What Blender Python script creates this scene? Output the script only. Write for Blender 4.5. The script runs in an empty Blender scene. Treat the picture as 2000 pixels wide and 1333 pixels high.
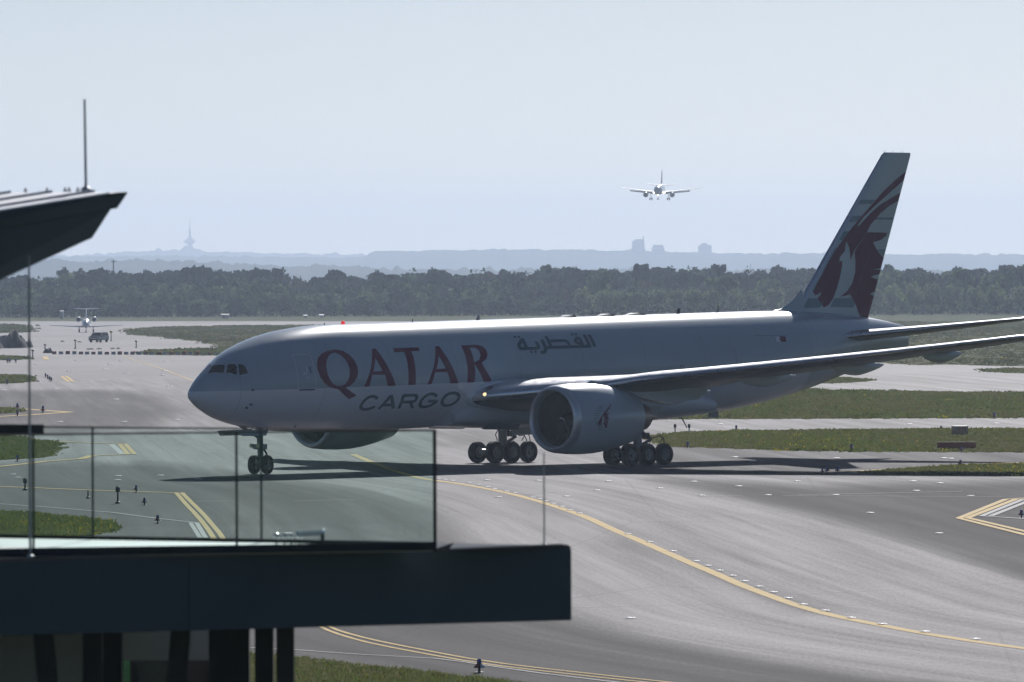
import bpy, bmesh, math, random
import numpy as np
from mathutils import Vector, Matrix
from mathutils.geometry import tessellate_polygon
SC = bpy.context.scene
COL = SC.collection
R = math.radians
random.seed(7)
RNG = np.random.default_rng(7)

# =====================================================================  camera, sky, sun, exposure
CAM_H = 11.198
PITCH, ROLL = -0.0089753, -0.004
FPX = 14122.0                                   # focal length in pixels of a 2000 wide picture (254 mm on full frame)
FW = Vector((0.0, math.cos(PITCH), math.sin(PITCH)))
_r, _u = Vector((1, 0, 0)), Vector((0, -math.sin(PITCH), math.cos(PITCH)))
RT = _r*math.cos(ROLL) + _u*math.sin(ROLL)
UP = _u*math.cos(ROLL) - _r*math.sin(ROLL)
CAMP = Vector((0, 0, CAM_H))
cd = bpy.data.cameras.new('camera')
cam = bpy.data.objects.new('camera', cd); COL.objects.link(cam)
cd.sensor_width = 36.0; cd.lens = FPX/2000*36.0; cd.clip_start = 1.0; cd.clip_end = 60000.0
cam.matrix_world = Matrix(((RT.x, UP.x, -FW.x, 0), (RT.y, UP.y, -FW.y, 0), (RT.z, UP.z, -FW.z, CAM_H), (0, 0, 0, 1)))
cd.dof.use_dof = True; cd.dof.focus_distance = 425.0; cd.dof.aperture_fstop = 6.3
SC.camera = cam

SUN_EL, SUN_AZ = R(28.0), R(8.0)              # azimuth measured from the view direction, minus = left
SUN_DIR = Vector((math.cos(SUN_EL)*math.sin(SUN_AZ), math.cos(SUN_EL)*math.cos(SUN_AZ), math.sin(SUN_EL)))
w = bpy.data.worlds.new('World'); SC.world = w; w.use_nodes = True
nt = w.node_tree
sky = nt.nodes.new('ShaderNodeTexSky'); sky.sky_type = 'NISHITA'; sky.sun_disc = False
sky.sun_elevation = SUN_EL; sky.sun_rotation = SUN_AZ
sky.air_density = 0.55; sky.dust_density = 0.36; sky.ozone_density = 2.6; sky.altitude = 100
bg = nt.nodes['Background']; bg.inputs['Strength'].default_value = 0.05
nt.links.new(sky.outputs['Color'], bg.inputs['Color'])
sd = bpy.data.lights.new('sun', 'SUN'); sd.energy = 4.2; sd.angle = R(0.55); sd.color = (1.0, 0.965, 0.945)
sun = bpy.data.objects.new('sun', sd); COL.objects.link(sun)
sun.rotation_euler = SUN_DIR.to_track_quat('Z', 'Y').to_euler()
vs = SC.view_settings
vs.view_transform = 'Standard'; vs.look = 'None'; vs.gamma = 1.0; vs.use_curve_mapping = False
vs.exposure = 0.1
SC.cycles.use_denoising = True
SC.cycles.max_bounces = 6; SC.cycles.diffuse_bounces = 2; SC.cycles.glossy_bounces = 3
SC.cycles.transmission_bounces = 6; SC.cycles.transparent_max_bounces = 12; SC.cycles.volume_bounces = 0
SC.cycles.sample_clamp_indirect = 6.0

# =====================================================================  helpers
def at(px, py, z=0.0):                           # where the sight line through a picture point meets the level z
    d = FW + RT*((px-1000.0)/FPX) - UP*((py-666.5)/FPX)
    t = (z-CAM_H)/d.z
    return CAMP + d*t
def atd(px, py, dist):                           # the same at a given distance ahead
    d = FW + RT*((px-1000.0)/FPX) - UP*((py-666.5)/FPX)
    return CAMP + d*(dist/d.y)
def proj(P):                                     # picture coordinates of world points (for measuring only)
    P = np.asarray(P, float) - np.array(CAMP)
    z = P @ np.array(FW)
    return 1000+FPX*(P @ np.array(RT))/z, 666.5-FPX*(P @ np.array(UP))/z

def tag(o, label=None, cat=None, group=None, kind=None):
    if label: o['label'] = label
    if cat: o['category'] = cat
    if group: o['group'] = group
    if kind: o['kind'] = kind
    return o
def empty(name, loc=(0, 0, 0), rz=0.0):
    o = bpy.data.objects.new(name, None); COL.objects.link(o)
    o.location = loc; o.rotation_euler = (0, 0, rz); o.empty_display_size = 0.5
    return o
def copy_tree(o, parent=None):
    c = o.copy(); COL.objects.link(c); c.parent = parent
    for ch in list(o.children): copy_tree(ch, c)
    return c
ORD = ['first', 'second', 'third', 'fourth', 'fifth', 'sixth', 'seventh', 'eighth', 'ninth', 'tenth', 'eleventh', 'twelfth', 'thirteenth',
       'fourteenth', 'fifteenth', 'sixteenth', 'seventeenth', 'eighteenth', 'nineteenth', 'twentieth', 'twenty-first', 'twenty-second',
       'twenty-third', 'twenty-fourth', 'twenty-fifth', 'twenty-sixth', 'twenty-seventh', 'twenty-eighth', 'twenty-ninth', 'thirtieth']+['thirty-'+k for k in ('first', 'second', 'third', 'fourth', 'fifth', 'sixth', 'seventh', 'eighth', 'ninth')]

class MB:
    def __init__(s): s.v = []; s.f = []; s.m = []
    def add(s, vs_, fs, m=0):
        b = len(s.v); s.v += [tuple(p) for p in vs_]
        for f in fs: s.f.append(tuple(i+b for i in f)); s.m.append(m)
        return s
    def box(s, c, d, rz=0.0, m=0, rx=0.0):
        M = Matrix.Rotation(rz, 3, 'Z') @ Matrix.Rotation(rx, 3, 'X')
        vs_ = [Vector(c)+M @ Vector((sx*d[0]/2, sy*d[1]/2, sz*d[2]/2)) for sz in (-1, 1) for sy in (-1, 1) for sx in (-1, 1)]
        return s.add(vs_, [(0, 2, 3, 1), (4, 5, 7, 6), (0, 1, 5, 4), (2, 6, 7, 3), (0, 4, 6, 2), (1, 3, 7, 5)], m)
    def hexa(s, lo, hi, m=0):                    # prism between two matching rings of points
        n = len(lo)
        fs = [tuple(reversed(range(n))), tuple(range(n, 2*n))]
        fs += [(i, (i+1) % n, n+(i+1) % n, n+i) for i in range(n)]
        return s.add(list(lo)+list(hi), fs, m)
    def loft(s, rings, cap0=True, cap1=True, m=0, closed=True):
        n = len(rings[0]); vs_ = [p for r in rings for p in r]; fs = []
        for i in range(len(rings)-1):
            for j in range(n if closed else n-1):
                k = (j+1) % n
                fs.append((i*n+j, i*n+k, (i+1)*n+k, (i+1)*n+j))
        if cap0: fs.append(tuple(reversed(range(n))))
        if cap1: fs.append(tuple((len(rings)-1)*n+j for j in range(n)))
        return s.add(vs_, fs, m)
    def tube(s, p0, p1, r0, r1=None, n=10, m=0, caps=True):
        r1 = r0 if r1 is None else r1
        p0, p1 = Vector(p0), Vector(p1); d = (p1-p0).normalized()
        a = d.orthogonal().normalized(); b = d.cross(a)
        ring = lambda p, r: [p+(a*math.cos(2*math.pi*j/n)+b*math.sin(2*math.pi*j/n))*r for j in range(n)]
        return s.loft([ring(p0, r0), ring(p1, r1)], caps, caps, m)
    def path(s, pts, r, n=6, m=0):
        for a, b in zip(pts[:-1], pts[1:]): s.tube(a, b, r, r, n, m)
        return s
    def lathe(s, prof, axis='Z', c=(0, 0, 0), n=24, m=0, cap0=False, cap1=False):   # prof: (along, radius)
        c = Vector(c); rings = []
        for a, r in prof:
            ring = []
            for j in range(n):
                q = 2*math.pi*j/n; u, v = r*math.cos(q), r*math.sin(q)
                ring.append(c+(Vector((u, v, a)) if axis == 'Z' else Vector((a, u, v)) if axis == 'X' else Vector((v, a, u))))
            rings.append(ring)
        return s.loft(rings, cap0, cap1, m)
    def build(s, name, mats, parent=None, loc=None, smooth=40):
        me = bpy.data.meshes.new(name)
        me.from_pydata(s.v, [], s.f); me.update()
        mats = mats if isinstance(mats, (list, tuple)) else [mats]
        for k in mats: me.materials.append(k)
        if any(s.m): me.polygons.foreach_set('material_index', s.m)
        if smooth:
            me.polygons.foreach_set('use_smooth', [True]*len(me.polygons)); me.set_sharp_from_angle(angle=R(smooth))
        o = bpy.data.objects.new(name, me); COL.objects.link(o)
        if parent: o.parent = parent
        if loc is not None: o.location = loc
        return o
def recalc(o):
    bm = bmesh.new(); bm.from_mesh(o.data); bmesh.ops.recalc_face_normals(bm, faces=bm.faces); bm.to_mesh(o.data); bm.free()
    return o
def np_mesh(name, V, F, mat, kind=None, attrs=None, smooth=False):      # fast path: V (n,3), F (m,k)
    me = bpy.data.meshes.new(name); V = np.asarray(V, np.float32); F = np.asarray(F, np.int32); k = F.shape[1]
    me.vertices.add(len(V)); me.vertices.foreach_set('co', V.ravel())
    me.loops.add(F.size); me.loops.foreach_set('vertex_index', F.ravel())
    me.polygons.add(len(F)); me.polygons.foreach_set('loop_start', np.arange(0, F.size, k, dtype=np.int32))
    if smooth: me.polygons.foreach_set('use_smooth', np.ones(len(F), bool))
    me.update(calc_edges=True)
    for an, (tp, dat) in (attrs or {}).items():
        a = me.attributes.new(an, tp, 'POINT')
        a.data.foreach_set({'FLOAT': 'value', 'FLOAT_VECTOR': 'vector', 'FLOAT_COLOR': 'color'}[tp], np.asarray(dat, np.float32).ravel())
    me.materials.append(mat)
    o = bpy.data.objects.new(name, me); COL.objects.link(o)
    if kind: o['kind'] = kind
    return o

# ---- materials
def mat(name, col, rough=0.5, metal=0.0, coat=0.0, spec=None, vary=0.0, scale=3.0, bump=0.0, rvary=0.0, emit=None, estr=0.0):
    m = bpy.data.materials.new(name); m.use_nodes = True
    n = m.node_tree; b = n.nodes['Principled BSDF']
    b.inputs['Base Color'].default_value = (*col, 1); b.inputs['Roughness'].default_value = rough
    b.inputs['Metallic'].default_value = metal; b.inputs['Coat Weight'].default_value = coat
    b.inputs['Coat Roughness'].default_value = 0.06
    if spec is not None: b.inputs['Specular IOR Level'].default_value = spec
    if emit: b.inputs['Emission Color'].default_value = (*emit, 1); b.inputs['Emission Strength'].default_value = estr
    if vary or bump or rvary:
        tc = n.nodes.new('ShaderNodeTexCoord'); no = n.nodes.new('ShaderNodeTexNoise')
        no.inputs['Scale'].default_value = scale; no.inputs['Detail'].default_value = 5
        n.links.new(tc.outputs['Object'], no.inputs['Vector'])
        if vary:
            mx = n.nodes.new('ShaderNodeMix'); mx.data_type = 'RGBA'
            mx.inputs[6].default_value = (*[c*(1-vary) for c in col], 1); mx.inputs[7].default_value = (*[min(c*(1+vary), 1) for c in col], 1)
            n.links.new(no.outputs['Fac'], mx.inputs[0]); n.links.new(mx.outputs[2], b.inputs['Base Color'])
        if rvary:
            mr = n.nodes.new('ShaderNodeMapRange'); mr.inputs[1].default_value = 0.3; mr.inputs[2].default_value = 0.7
            mr.inputs[3].default_value = max(rough-rvary, 0.02); mr.inputs[4].default_value = min(rough+rvary, 1)
            n.links.new(no.outputs['Fac'], mr.inputs[0]); n.links.new(mr.outputs[0], b.inputs['Roughness'])
        if bump:
            bp = n.nodes.new('ShaderNodeBump'); bp.inputs['Strength'].default_value = bump; bp.inputs['Distance'].default_value = 0.02
            n.links.new(no.outputs['Fac'], bp.inputs['Height']); n.links.new(bp.outputs['Normal'], b.inputs['Normal'])
    return m
def nodes_of(m): return m.node_tree, m.node_tree.nodes['Principled BSDF']
def ramp(n, fac, stops):
    r = n.nodes.new('ShaderNodeValToRGB'); e = r.color_ramp.elements
    while len(e) < len(stops): e.new(0.5)
    for k, (p, c) in enumerate(stops): e[k].position = p; e[k].color = (*c, 1) if len(c) == 3 else c
    n.links.new(fac, r.inputs[0]); return r.outputs[0]
def noise(n, vec, scale, detail=4, rough=0.55):
    t = n.nodes.new('ShaderNodeTexNoise'); t.inputs['Scale'].default_value = scale; t.inputs['Detail'].default_value = detail
    t.inputs['Roughness'].default_value = rough; n.links.new(vec, t.inputs['Vector']); return t.outputs['Fac']
def mapping(n, vec, sc):
    t = n.nodes.new('ShaderNodeMapping'); t.inputs['Scale'].default_value = sc; n.links.new(vec, t.inputs['Vector']); return t.outputs[0]
def mathn(n, op, a, b=None, clamp=False):
    t = n.nodes.new('ShaderNodeMath'); t.operation = op; t.use_clamp = clamp
    for i, x in enumerate((a, b)):
        if x is None: continue
        if isinstance(x, (int, float)): t.inputs[i].default_value = x
        else: n.links.new(x, t.inputs[i])
    return t.outputs[0]
def mixc(n, fac, a, b, mode='MIX'):
    t = n.nodes.new('ShaderNodeMix'); t.data_type = 'RGBA'; t.blend_type = mode
    for i, x in ((0, fac), (6, a), (7, b)):
        if isinstance(x, (int, float)): t.inputs[i].default_value = x
        elif isinstance(x, tuple): t.inputs[i].default_value = (*x, 1)
        else: n.links.new(x, t.inputs[i])
    return t.outputs[2]
# ---- fuselage shape of the freighter: station aft of the nose, crown, keel, half width (metres, about the centre line)
FUS = [(0.28,-0.70,-0.78,0.04),(0.34,-0.55,-0.90,0.2),(0.45,-0.38,-1.0,0.34),(0.65,-0.15,-1.14,0.50),(1.0,.22,-1.38,.72),(1.5,.615,-1.65,1.0),(2.0,.92,-1.88,1.29),(2.5,1.226,-2.07,1.576),
       (3.0,1.531,-2.226,1.837),(3.6,1.826,-2.38,2.106),(4.4,2.125,-2.55,2.394),(5.4,2.43,-2.71,2.665),(6.6,2.7,-2.85,2.867),(8.0,2.9,-2.95,3.008),(9.5,3.04,-3.03,3.07),
       (11.0,3.1,-3.08,3.095),(13.0,3.1,-3.1,3.1),(20.0,3.10,-3.10,3.10),(30.0,3.10,-3.10,3.10),(41.0,3.10,-3.10,3.10),(43.5,3.10,-3.02,3.09),(46.0,3.10,-2.83,3.04),(48.5,3.09,-2.54,2.93),(51.0,3.06,-2.15,2.74),
       (53.5,2.97,-1.66,2.44),(56.0,2.80,-1.10,2.00),(58.5,2.54,-0.52,1.46),(60.5,2.26,-0.08,0.96),(62.0,2.00,0.24,0.52),(62.8,1.85,0.42,0.2)]
CZ = 5.45
def lean(x):                       # the aircraft sits a little nose-down
    return 0.0145*(x-17.0)
def _cr(p0,p1,p2,p3,t,x0,x1,x2,x3):
    m1=(p2-p0)/(x2-x0)*(x2-x1); m2=(p3-p1)/(x3-x1)*(x2-x1)
    t2=t*t; t3=t2*t
    return (2*t3-3*t2+1)*p1+(t3-2*t2+t)*m1+(-2*t3+3*t2)*p2+(t3-t2)*m2
def fus_sec(x):                    # -> crown z, keel z, half width, height of greatest width
    n=len(FUS)
    x=min(max(x,FUS[0][0]),FUS[-1][0])
    i=0
    while i<n-2 and FUS[i+1][0]<x: i+=1
    a=FUS[max(i-1,0)]; b=FUS[i]; c=FUS[i+1]; d=FUS[min(i+2,n-1)]
    t=(x-b[0])/(c[0]-b[0])
    xa=a[0] if i>0 else b[0]-1e-3*0-(c[0]-b[0]); xd=d[0] if i+2<n else c[0]+(c[0]-b[0])
    r=[_cr(a[k],b[k],c[k],d[k],t,xa,b[0],c[0],xd) for k in (1,2,3)]
    top,bot,w=r
    mid=0.5*(top+bot)
    zc=mid*0.85 if x<12 else mid
    return CZ+top+lean(x), CZ+bot+lean(x), w, CZ+zc+lean(x)
def fus_pt(x,t,off=0.0):           # t: angle, 0 = port side, +90 = crown, -90 = keel
    top,bot,w,zc=fus_sec(x)
    c,s=math.cos(t),math.sin(t)
    h=(top-zc) if s>=0 else (zc-bot)
    ny,nz=c/max(w,1e-3),s/max(h,1e-3); L=math.hypot(ny,nz) or 1
    return (x, -(w*c+off*ny/L), zc+h*s+off*nz/L)
# ---- fin
FIN = dict(x0=51.4,x1=59.6,z0=7.9,tx0=60.25,tx1=63.05,z1=18.82)
def fin_edges(z):
    k=(z-8.45)/(18.82-8.45)
    return 51.6+k*(60.62-51.6), 59.1+k*(63.32-59.1)
def fin_half(x,z):
    a,b=fin_edges(z); c=b-a
    u=min(max((x-a)/c,0.0),1.0)
    return 0.5*c*0.095*2.598*math.sqrt(u)*(1-u)*1.02 + 0.012*(1-u)*0
# ---- outlines of the paintwork: (station, angle round the hull) or, on the fin, (station, height)
LETTERS = [[[(9.393,0.6004),(9.92,0.5561),(10.311,0.4644),(10.572,0.35),(10.707,0.2296),(10.708,0.1229),(10.609,0.0359),(10.36,-0.0586),(10.072,-0.118),(9.674,-0.159),(9.088,-0.1803),(8.477,-0.1367),(8.021,-0.0476),(7.709,0.0784),(7.574,0.2229),(7.624,0.3478),(7.836,0.4617),(8.222,0.5421),(8.744,0.5924)],[(9.25,0.5367),(9.581,0.4819),(9.836,0.3891),(9.991,0.2838),(10.037,0.1925),(10.012,0.086),(9.901,-0.0012),(9.684,-0.0787),(9.396,-0.1167),(9.023,-0.1161),(8.677,-0.0665),(8.417,0.0282),(8.269,0.15),(8.279,0.2807),(8.425,0.3926),(8.676,0.4751),(8.969,0.5239)]],[[(9.123,-0.1771),(9.71,-0.1558),(10.694,-0.3162),(10.152,-0.3802),(9.737,-0.3058)]],[[(12.309,0.5722),(12.615,0.5741),(12.893,0.377),(13.192,0.192),(13.519,0.0042),(13.763,-0.1511),(13.108,-0.1506),(13.001,-0.0527),(12.864,0.0588),(11.804,0.0647),(11.611,-0.1479),(11.174,-0.15),(11.465,0.0199),(11.785,0.2113),(12.035,0.3925)],[(12.294,0.3757),(12.677,0.1305),(11.931,0.1253)]],[[(14.016,0.5698),(16.144,0.5687),(16.115,0.4935),(15.403,0.49),(15.431,0.3644),(15.407,0.1999),(15.395,0.023),(15.411,-0.1483),(14.8,-0.1481),(14.793,0.0282),(14.815,0.205),(14.834,0.3696),(14.778,0.4858),(13.993,0.4829)]],[[(17.541,0.5786),(17.844,0.58),(18.095,0.3977),(18.385,0.2099),(18.707,0.0112),(18.963,-0.151),(18.304,-0.1484),(18.195,-0.055),(18.002,0.067),(17.015,0.0704),(16.739,-0.1482),(16.394,-0.1503),(16.652,0.0118),(16.947,0.1865),(17.25,0.3861)],[(17.545,0.3684),(17.906,0.1335),(17.137,0.1277)]],[[(19.699,0.5795),(21.044,0.5818),(21.454,0.5424),(21.65,0.4636),(21.625,0.3668),(21.433,0.2841),(20.975,0.2148),(21.303,0.0595),(21.826,-0.1466),(21.13,-0.1493),(20.739,0.0289),(20.368,0.2019),(20.33,-0.1456),(19.717,-0.1471),(19.716,-0.0154),(19.746,0.1622),(19.739,0.3453),(19.719,0.4808)],[(20.322,0.5198),(20.77,0.5157),(21.003,0.4594),(21.019,0.3626),(20.821,0.2709),(20.345,0.2256),(20.363,0.3683)]]]
CARGO = [[[(12.484,-0.3899),(12.233,-0.3509),(11.966,-0.3376),(11.669,-0.361),(11.427,-0.427),(11.326,-0.5023),(11.377,-0.5635),(11.581,-0.6028),(11.931,-0.6057),(12.26,-0.5835),(12.512,-0.5548)]],[[(12.894,-0.6153),(13.507,-0.3324)],[(13.534,-0.3272),(14.114,-0.6167)],[(13.203,-0.5253),(13.934,-0.5332)]],[[(14.574,-0.6222),(14.564,-0.3317)],[(14.54,-0.3447),(15.453,-0.3494),(15.657,-0.3728),(15.711,-0.4281),(15.524,-0.4787),(14.685,-0.4779)],[(15.338,-0.4945),(15.717,-0.6231)]],[[(17.4,-0.3943),(17.086,-0.3459),(16.749,-0.3369),(16.42,-0.3784),(16.209,-0.4509),(16.184,-0.5281),(16.327,-0.5857),(16.625,-0.6084),(17.021,-0.594),(17.316,-0.5473),(17.487,-0.4921),(16.795,-0.4844)]],[[(18.629,-0.3369),(18.971,-0.3482),(19.209,-0.3903),(19.294,-0.455),(19.164,-0.5255),(18.886,-0.5846),(18.543,-0.6035),(18.223,-0.5831),(18.007,-0.5246),(17.97,-0.4524),(18.117,-0.3847),(18.357,-0.3476),(18.629,-0.3369)]]]
ARABIC = [[(30.963,0.7292),(30.951,0.4492)],[(30.539,0.7334),(30.513,0.4639)],[(30.64,0.4649),(28.903,0.4649),(27.27,0.4684),(26.759,0.4664)],[(29.946,0.4776),(29.924,0.6508),(29.64,0.6268),(29.479,0.5579),(29.845,0.5251)],[(27.2,0.7251),(27.2,0.4745)],[(27.372,0.6051),(28.564,0.6035),(28.785,0.555),(28.823,0.4765)],[(26.691,0.645),(26.666,0.4629),(26.557,0.3946),(26.394,0.37),(26.155,0.3793)],[(26.092,0.6088),(26.08,0.468),(25.15,0.4633),(24.428,0.4632)],[(25.082,0.6914),(25.066,0.4716)],[(24.973,0.6493),(24.534,0.5482),(24.484,0.4713)],[(24.472,0.7331),(24.686,0.731)],[(24.806,0.7298),(25.02,0.7276)],[(25.293,0.392),(25.488,0.3903)],[(25.631,0.3922),(25.831,0.3905)],[(29.415,0.7447),(29.633,0.7425)],[(29.769,0.7437),(29.987,0.7415)]]
ORYX = [[(62.788,17.646),(61.742,17.156),(60.469,16.428),(59.318,15.608),(58.345,14.888),(57.319,14.074),(56.596,13.454),(55.876,12.788),(55.149,12.028),(54.545,11.27),(54.033,10.702),(53.642,10.135),(53.768,9.945),(54.074,9.991),(54.317,10.179),(54.248,9.99),(53.959,9.754),(54.512,9.182),(54.953,9.322),(55.404,9.747),(55.787,10.363),(56.098,11.075),(56.309,11.741),(56.351,12.045),(56.068,12.027),(56.156,12.312),(56.595,12.645),(56.776,13.264),(57.033,12.883),(57.092,12.502),(57.113,12.073),(57.466,12.644),(57.924,13.121),(58.769,13.867),(59.155,14.317),(60.174,15.038),(61.144,15.522),(62.067,15.815),(62.283,16.345),(61.29,16.002),(60.006,15.516),(58.929,14.89),(57.954,14.2),(57.857,14.266),(58.484,14.793),(59.389,15.37),(60.951,16.24),(62.597,17.116)],[(58.769,13.838),(60.928,13.815),(60.82,13.603),(60.239,13.363),(59.417,13.218),(59.676,12.884),(60.112,12.549),(60.621,12.262),(60.34,11.572),(59.404,11.545),(60.313,11.505),(60.192,11.208),(59.677,11.181),(59.26,11.067),(59.691,10.951),(60.076,10.921),(59.764,10.156),(59.401,10.062),(59.235,9.967),(59.647,9.869),(59.077,8.466),(58.266,8.492),(57.763,9.259),(57.093,9.977),(56.113,9.839),(56.775,10.169),(57.317,10.691),(57.59,11.357),(57.615,12.025),(57.541,12.616),(57.954,13.102)]]
STRIPES = [[(58.014,15.862),(59.623,15.868),(59.244,15.608),(57.719,15.574)],[(56.925,14.856),(58.372,14.859),(57.97,14.505),(56.66,14.465)],[(55.957,13.902),(57.142,13.903),(56.585,13.359),(55.809,13.36),(55.518,13.473)],[(54.962,12.855),(55.91,12.854),(55.368,12.265),(54.567,12.257),(54.671,12.694)],[(53.942,11.812),(54.933,11.81),(54.606,11.346),(53.549,11.349)],[(52.968,10.773),(54.068,10.768),(53.67,10.154),(52.489,10.178)],[(51.996,9.471),(52.354,9.763),(54.124,9.754),(54.451,9.458),(54.087,9.166),(52.351,9.176)],[(55.553,9.746),(57.258,9.757),(57.592,9.45),(57.439,9.165),(55.098,9.217)],[(59.622,14.691),(59.71,14.759),(61.429,14.766),(61.53,14.699),(61.437,14.631),(59.712,14.625)],[(59.897,12.788),(60.818,12.789),(60.649,12.329),(60.285,12.501)]]
ENGINE_ORYX = [[(22.768,0.4427),(22.607,0.405),(22.4,0.3491),(22.206,0.2868),(22.044,0.2327),(21.876,0.1721),(21.76,0.1261),(21.648,0.0767),(21.54,0.0203),(21.46,-0.0362),(21.394,-0.0787),(21.352,-0.1215),(21.38,-0.1362),(21.426,-0.133),(21.456,-0.1189),(21.452,-0.1333),(21.417,-0.151),(21.518,-0.1957),(21.574,-0.1852),(21.623,-0.1529),(21.661,-0.1063),(21.693,-0.0526),(21.717,-0.0027),(21.722,0.0202),(21.681,0.0191),(21.693,0.0405),(21.757,0.065),(21.786,0.1115),(21.82,0.0824),(21.826,0.0537),(21.827,0.0214),(21.878,0.064),(21.945,0.0993),(22.072,0.1545),(22.135,0.1881),(22.291,0.2416),(22.433,0.2774),(22.558,0.2987),(22.62,0.3396),(22.477,0.3144),(22.292,0.2786),(22.125,0.232),(21.97,0.1807),(21.958,0.1859),(22.061,0.2252),(22.205,0.2682),(22.45,0.3335),(22.708,0.4002)],[(22.071,0.1523),(22.336,0.1479),(22.317,0.1322),(22.242,0.1148),(22.138,0.1049),(22.163,0.0795),(22.21,0.054),(22.278,0.0319),(22.251,-0.0195),(22.115,-0.0205),(22.243,-0.0245),(22.228,-0.0466),(22.147,-0.048),(22.098,-0.0562),(22.149,-0.0653),(22.216,-0.068),(22.191,-0.1255),(22.122,-0.1321),(22.104,-0.1391),(22.177,-0.1471),(22.147,-0.2546),(22.024,-0.2519),(21.94,-0.1922),(21.841,-0.1368),(21.716,-0.1465),(21.796,-0.1219),(21.859,-0.0828),(21.89,-0.0328),(21.893,0.0173),(21.887,0.0617),(21.949,0.0978)]]
ENGINE_LINES = [[(21.59,0.3561),(21.897,0.3534)],[(21.36,0.3073),(21.894,0.3028)],[(21.208,0.2426),(21.791,0.2376)],[(21.096,0.1751),(21.664,0.1703)],[(21.054,0.1134),(21.514,0.1095)],[(21.031,0.0408),(21.405,0.0376)],[(21.029,-0.0262),(21.338,-0.0289)],[(21.103,-0.0997),(21.38,-0.1022)],[(21.169,-0.1624),(21.756,-0.1678)],[(21.325,-0.2267),(21.815,-0.2312)],[(21.505,-0.2899),(21.849,-0.2932)]]
DOOR = [(6.207,0.6072),(6.374,0.6147),(7.283,0.5537),(7.35,0.4921),(7.324,0.2604),(7.374,0.0529),(7.381,-0.0995),(7.298,-0.1338),(6.288,-0.127),(6.145,-0.0894),(6.114,0.195),(6.132,0.4207)]
DOOR_MARKS = [[(7.08,0.3082),(7.065,0.1686)],[(6.493,0.181),(6.805,0.1657)],[(6.81,0.3181),(6.82,0.1969)],[(6.738,0.1072),(6.883,0.0591)],[(6.207,-0.1523),(7.355,-0.1604)]]
WINDOWS = [[(1.435,1.2788),(2.049,1.5371),(2.414,1.1142),(2.044,0.7916)],[(2.155,0.7739),(2.504,1.0627),(2.843,0.878),(2.609,0.5073),(2.341,0.6452)],[(2.918,0.8454),(3.183,0.7438),(3.183,0.4251),(2.703,0.463)]]
WINDFRONT = [(1.436,1.7135),(1.913,1.8438),(2.155,1.7382),(1.402,1.416)]
FLAG = [[(47.313,0.4943),(47.677,0.4868),(47.758,0.4511),(47.587,0.4307),(47.644,0.4011),(47.672,0.3632),(47.286,0.3717)],[(47.677,0.4868),(48.257,0.4746),(48.218,0.3506),(47.672,0.3632),(47.644,0.4011),(47.587,0.4307),(47.758,0.4511)]]
SPOTS = [(3.304,-0.0755),(3.2,-0.6047),(3.374,-0.4902),(7.294,-1.0868)]
# =====================================================================  ground, pavement, grass
def grass_mat(name, a, b, c, sc=0.12):
    m = bpy.data.materials.new(name); m.use_nodes = True; n, bs = nodes_of(m)
    g = n.nodes.new('ShaderNodeNewGeometry').outputs['Position']
    n1 = noise(n, mapping(n, g, (1, 0.35, 1)), sc, 6, 0.65); n2 = noise(n, g, sc*9, 4, 0.7)
    k = mathn(n, 'ADD', mathn(n, 'MULTIPLY', n1, 0.65), mathn(n, 'MULTIPLY', n2, 0.35))
    n.links.new(ramp(n, k, [(0.33, a), (0.5, b), (0.68, c)]), bs.inputs['Base Color'])
    bs.inputs['Roughness'].default_value = 1.0; bs.inputs['Specular IOR Level'].default_value = 0.05
    return m
M_FIELD = grass_mat('field_grass', (0.055, 0.072, 0.026), (0.08, 0.10, 0.036), (0.13, 0.135, 0.06), 0.03)
M_VERGE = grass_mat('verge_grass', (0.065, 0.078, 0.028), (0.095, 0.108, 0.04), (0.15, 0.145, 0.07), 0.09)

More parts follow.
